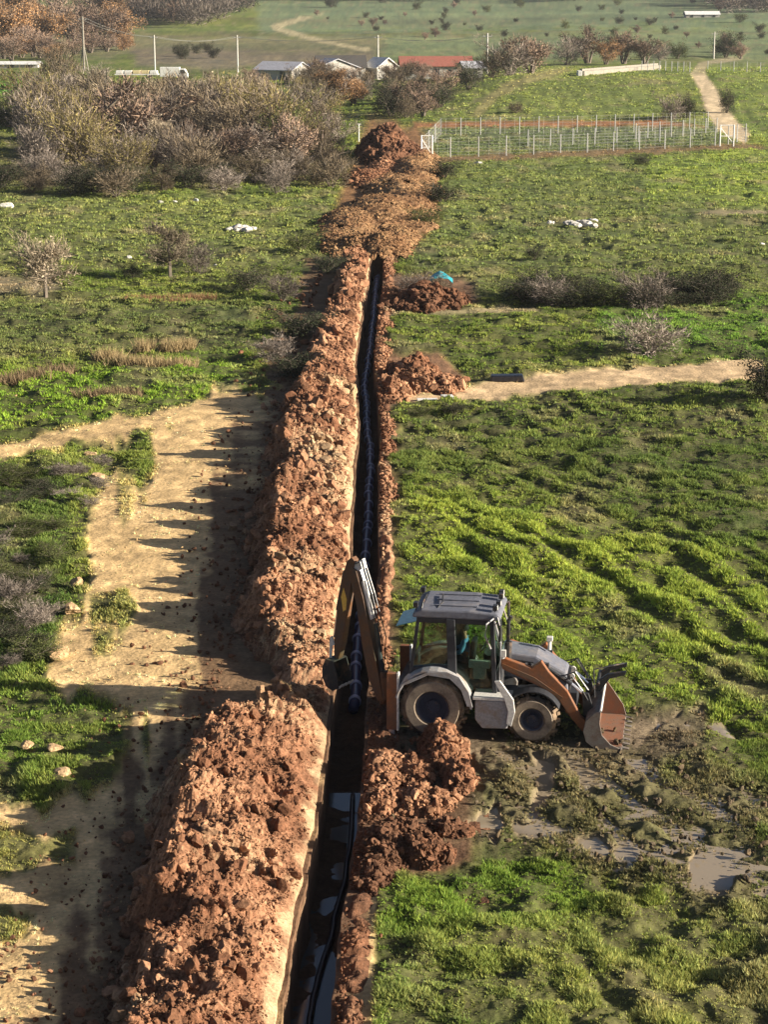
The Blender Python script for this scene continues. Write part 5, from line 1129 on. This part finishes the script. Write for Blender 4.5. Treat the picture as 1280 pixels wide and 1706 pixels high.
# backhoe arm in its own slewed plane (r outwards, z up)
SL = R(180 - 35) - YAW
kp = Vector((-1.30, -0.1, 0))
arm = bpy.data.objects.new('backhoe_arm', None); C.objects.link(arm); arm.parent = mac; arm.location = kp; arm.rotation_euler = (0, 0, SL); arm.scale = (0.68, 0.85, 0.93)
def ap(mb, name, mat, parent=arm, bevel=0.015, smooth=False): return mb.build(name, mat, parent, bevel, smooth)
bo = ap(MB().prism([(-0.10, 0.62), (0.12, 0.55), (0.50, 1.10), (0.78, 2.0), (1.02, 3.0), (1.34, 3.80), (1.22, 3.92), (1.02, 3.86), (0.72, 3.2), (0.36, 2.1), (0.06, 1.25)], -0.13, 0.13), 'boom', M_brownarm)
ap(MB().tube([(0.42, 0.0, 2.65), (0.80, 0, 3.6)], 0.085, 12).box((0.95, 0, 3.98), (0.42, 0.12, 0.24), ry=0.4), 'dipper_cylinder', M_pale, bo, 0)
ap(MB().tube([(0.80, 0, 3.6), (1.02, 0, 4.02)], 0.04, 8), 'dipper_rod', M_steel, bo, 0)
ap(MB().tube([(0.02, 0.0, 1.35), (0.30, 0, 2.55)], 0.075, 12), 'boom_cylinder', M_char, bo, 0)
hh_ = MB()
for k in range(3): hh_.tube([(0.05, -0.1 + 0.1 * k, 1.3), (0.0 + 0.05 * k, -0.15 + 0.14 * k, 2.2), (0.45, -0.12 + 0.12 * k, 3.3), (0.85, -0.1 + .1 * k, 4.1), (1.3, -0.08 + .08 * k, 3.95)], 0.018, 5)
ap(hh_, 'hose', M_cable, bo, 0)
# dipper
di = ap(MB().prism([(1.10, 4.10), (1.22, 3.62), (1.40, 2.8), (1.62, 1.86), (1.80, 1.42), (1.98, 1.46), (1.98, 1.9), (1.82, 2.8), (1.62, 3.6), (1.42, 4.05), (1.22, 4.18)], -0.11, 0.11), 'dipper', M_brownarm)
ap(MB().prism([(1.42, 3.05), (1.55, 3.35), (1.66, 3.1), (1.58, 2.72), (1.46, 2.78)], -0.116, 0.116), 'decal', M_yellow, di, 0)
ap(MB().tube([(1.60, 0, 3.75), (1.92, 0, 2.7)], 0.06, 10), 'bucket_cylinder', M_char, di, 0)
ap(MB().tube([(1.92, 0, 2.7), (2.08, 0, 1.95)], 0.032, 8), 'bucket_rod', M_steel, di, 0)
ap(MB().prism([(1.94, 1.80), (2.04, 2.02), (2.12, 1.98), (2.16, 1.40), (2.08, 1.38), (2.04, 1.75)], -0.15, -0.10).prism([(1.94, 1.80), (2.04, 2.02), (2.12, 1.98), (2.16, 1.40), (2.08, 1.38), (2.04, 1.75)], 0.10, 0.15), 'bucket_link', M_pale, di, 0.005)
bp2 = [(1.84, 1.40), (2.16, 1.44), (2.30, 1.20), (2.30, 0.92), (2.14, 0.70), (1.86, 0.62), (1.62, 0.72)]
bi = [(1.64, 0.76), (1.86, 0.66), (2.12, 0.74), (2.26, 0.94), (2.26, 1.19), (2.14, 1.40), (1.86, 1.36)]
M_dbk = paint('shaded_muddy_bucket', (0.035, 0.03, 0.028), 0.35, 0.6)  # near-black base carries the cab's shade on the bucket; the mud is real
db = ap(MB().prism(bp2 + bi, -0.30, 0.30), 'digging_bucket', M_dbk)
for s in (-1, 1): ap(MB().prism([(1.84, 1.40), (2.16, 1.44), (2.30, 1.20), (2.30, 0.92), (2.14, 0.70), (1.86, 0.62), (1.62, 0.72), (1.66, 1.0)], s * 0.302, s * 0.325), 'bucket_side', M_dbk, db, 0.004)
for k in range(4): ap(MB().prism([(1.66, 0.74), (1.50, 0.84), (1.49, 0.80), (1.64, 0.69)], -0.27 + k * 0.16, -0.21 + k * 0.16), 'tooth', M_pale, db, 0)

# ---------------------------------------------------------------- operator in the cab
M_skin = paint('skin', (0.38, 0.2, 0.13), 0.0, 0.6); M_shirt = paint('blue_shirt', (0.10, 0.25, 0.48), 0.0, 0.9); M_trou = paint('dark_trousers', (0.03, 0.035, 0.06), 0.1, 0.9); M_hair = paint('black_hair', (0.015, 0.012, 0.01), 0, 0.8)
def skin_obj(name, V, E, Rd, mat, parent, rootv=0):
    me = bpy.data.meshes.new(name); me.from_pydata(V, E, []); me.materials.append(mat)
    o = bpy.data.objects.new(name, me); C.objects.link(o)
    if parent: o.parent = parent
    m = o.modifiers.new('skin', 'SKIN'); m.use_smooth_shade = True
    sv = me.skin_vertices[0] if me.skin_vertices else None
    if sv is None:
        bm = bmesh.new(); bm.from_mesh(me); bm.verts.layers.skin.verify(); bm.to_mesh(me); bm.free(); sv = me.skin_vertices[0]
    for i, r in enumerate(Rd):
        rr = r if isinstance(r, tuple) else (r, r)
        sv.data[i].radius = rr; sv.data[i].use_root = (i == rootv)
    o.modifiers.new('sub', 'SUBSURF').levels = 1; o.modifiers['sub'].render_levels = 2
    return o
def operator():
    W = mac.matrix_basis
    e = empty('person', W @ Vector((0.62, -0.12, 1.62)), YAW + math.pi, 'operator in a blue shirt seated in the cab, turned towards the trench', 'person')
    # local: +x is where the person faces, z=0 at the seat
    V = [(0, 0, 0.10), (-0.02, 0, 0.28), (-0.03, 0, 0.46), (0, 0, 0.56), (0.02, 0, 0.64), (0.03, 0, 0.74), (0.03, 0, 0.82),
         (-0.02, 0.18, 0.48), (0.08, 0.24, 0.26), (0.30, 0.20, 0.20), (0.38, 0.19, 0.21), (-0.02, -0.18, 0.48), (0.08, -0.24, 0.26), (0.30, -0.20, 0.20), (0.38, -0.19, 0.21),
         (0.05, 0.10, 0.07), (0.42, 0.14, 0.08), (0.46, 0.14, -0.32), (0.58, 0.14, -0.36), (0.05, -0.10, 0.07), (0.42, -0.14, 0.08), (0.46, -0.14, -0.32), (0.58, -0.14, -0.36)]
    E = [(0, 1), (1, 2), (2, 3), (3, 4), (4, 5), (5, 6), (2, 7), (7, 8), (8, 9), (9, 10), (2, 11), (11, 12), (12, 13), (13, 14), (0, 15), (15, 16), (16, 17), (17, 18), (0, 19), (19, 20), (20, 21), (21, 22)]
    Rd = [(0.13, 0.16), (0.12, 0.15), (0.11, 0.15), 0.055, 0.06, (0.09, 0.08), (0.07, 0.065), 0.06, 0.05, 0.036, 0.028, 0.06, 0.05, 0.036, 0.028, 0.08, 0.06, 0.045, 0.04, 0.08, 0.06, 0.045, 0.04]
    body = skin_obj('person_body', V, E, Rd, M_skin, e)
    e2 = [(0, 1), (1, 2), (2, 3), (2, 4), (4, 5), (5, 6), (2, 7), (7, 8), (8, 9)]
    skin_obj('shirt', [V[0], V[1], V[2], (0, 0, 0.55), V[7], V[8], (0.24, 0.21, 0.215), V[11], V[12], (0.24, -0.21, 0.215)], e2, [(0.145, 0.175), (0.135, 0.165), (0.125, 0.165), 0.062, 0.072, 0.06, 0.046, 0.072, 0.06, 0.046], M_shirt, body)
    skin_obj('trousers', [(0, 0, 0.08), V[15], V[16], (0.455, 0.14, -0.28), V[19], V[20], (0.455, -0.14, -0.28)], [(0, 1), (1, 2), (2, 3), (0, 4), (4, 5), (5, 6)], [(0.14, 0.17), 0.095, 0.072, 0.055, 0.095, 0.072, 0.055], M_trou, body)
    hair = MB().lathe((0.01, 0, 0.77), [(0.10, -0.03), (0.105, 0.03), (0.085, 0.09), (0.04, 0.12), (0, 0.125)], 16, 'z').build('hair', M_hair, body, 0, True)
    MB().box((0.125, 0, 0.735), (0.035, 0.025, 0.045)).build('nose', M_skin, body, 0.008)
    for s in (-1, 1):
        MB().box((0.11, s * 0.035, 0.765), (0.012, 0.022, 0.01)).build('eye', M_hair, body)
        MB().box((0.03, s * 0.095, 0.745), (0.03, 0.014, 0.05)).build('ear', M_skin, body, 0.005)
        fg = MB()
        for k in range(4):
            y = s * 0.19 + (k - 1.5) * 0.02; fg.tube([(0.40, y, 0.22), (0.44, y, 0.215), (0.455, y, 0.185), (0.44, y, 0.17)], [0.010, 0.009, 0.008, 0.006], 6)
        fg.tube([(0.38, s * 0.155, 0.215), (0.42, s * 0.145, 0.20), (0.44, s * 0.155, 0.185)], [0.011, 0.009, 0.007], 6)
        fg.build('fingers', M_skin, body, 0, True)
    MB().box((0.118, 0, 0.700), (0.012, 0.04, 0.008)).build('mouth', M_shirt if False else M_hair, body)
operator()
bpy.context.view_layer.update()

# ---------------------------------------------------------------- thin haze over the whole valley
mh = bpy.data.materials.new('haze'); mh.use_nodes = True; t = mh.node_tree; t.nodes.remove(t.nodes['Principled BSDF'])
pv = t.nodes.new('ShaderNodeVolumePrincipled'); pv.inputs['Color'].default_value = (0.88, 0.92, 1.0, 1); pv.inputs['Density'].default_value = 0.00008; pv.inputs['Anisotropy'].default_value = 0.2
t.links.new(pv.outputs[0], t.nodes['Material Output'].inputs['Volume'])
hz = MB().box((0, 1300, 27), (2200, 2700, 70)).build('haze', mh); tag(hz, kind='stuff')
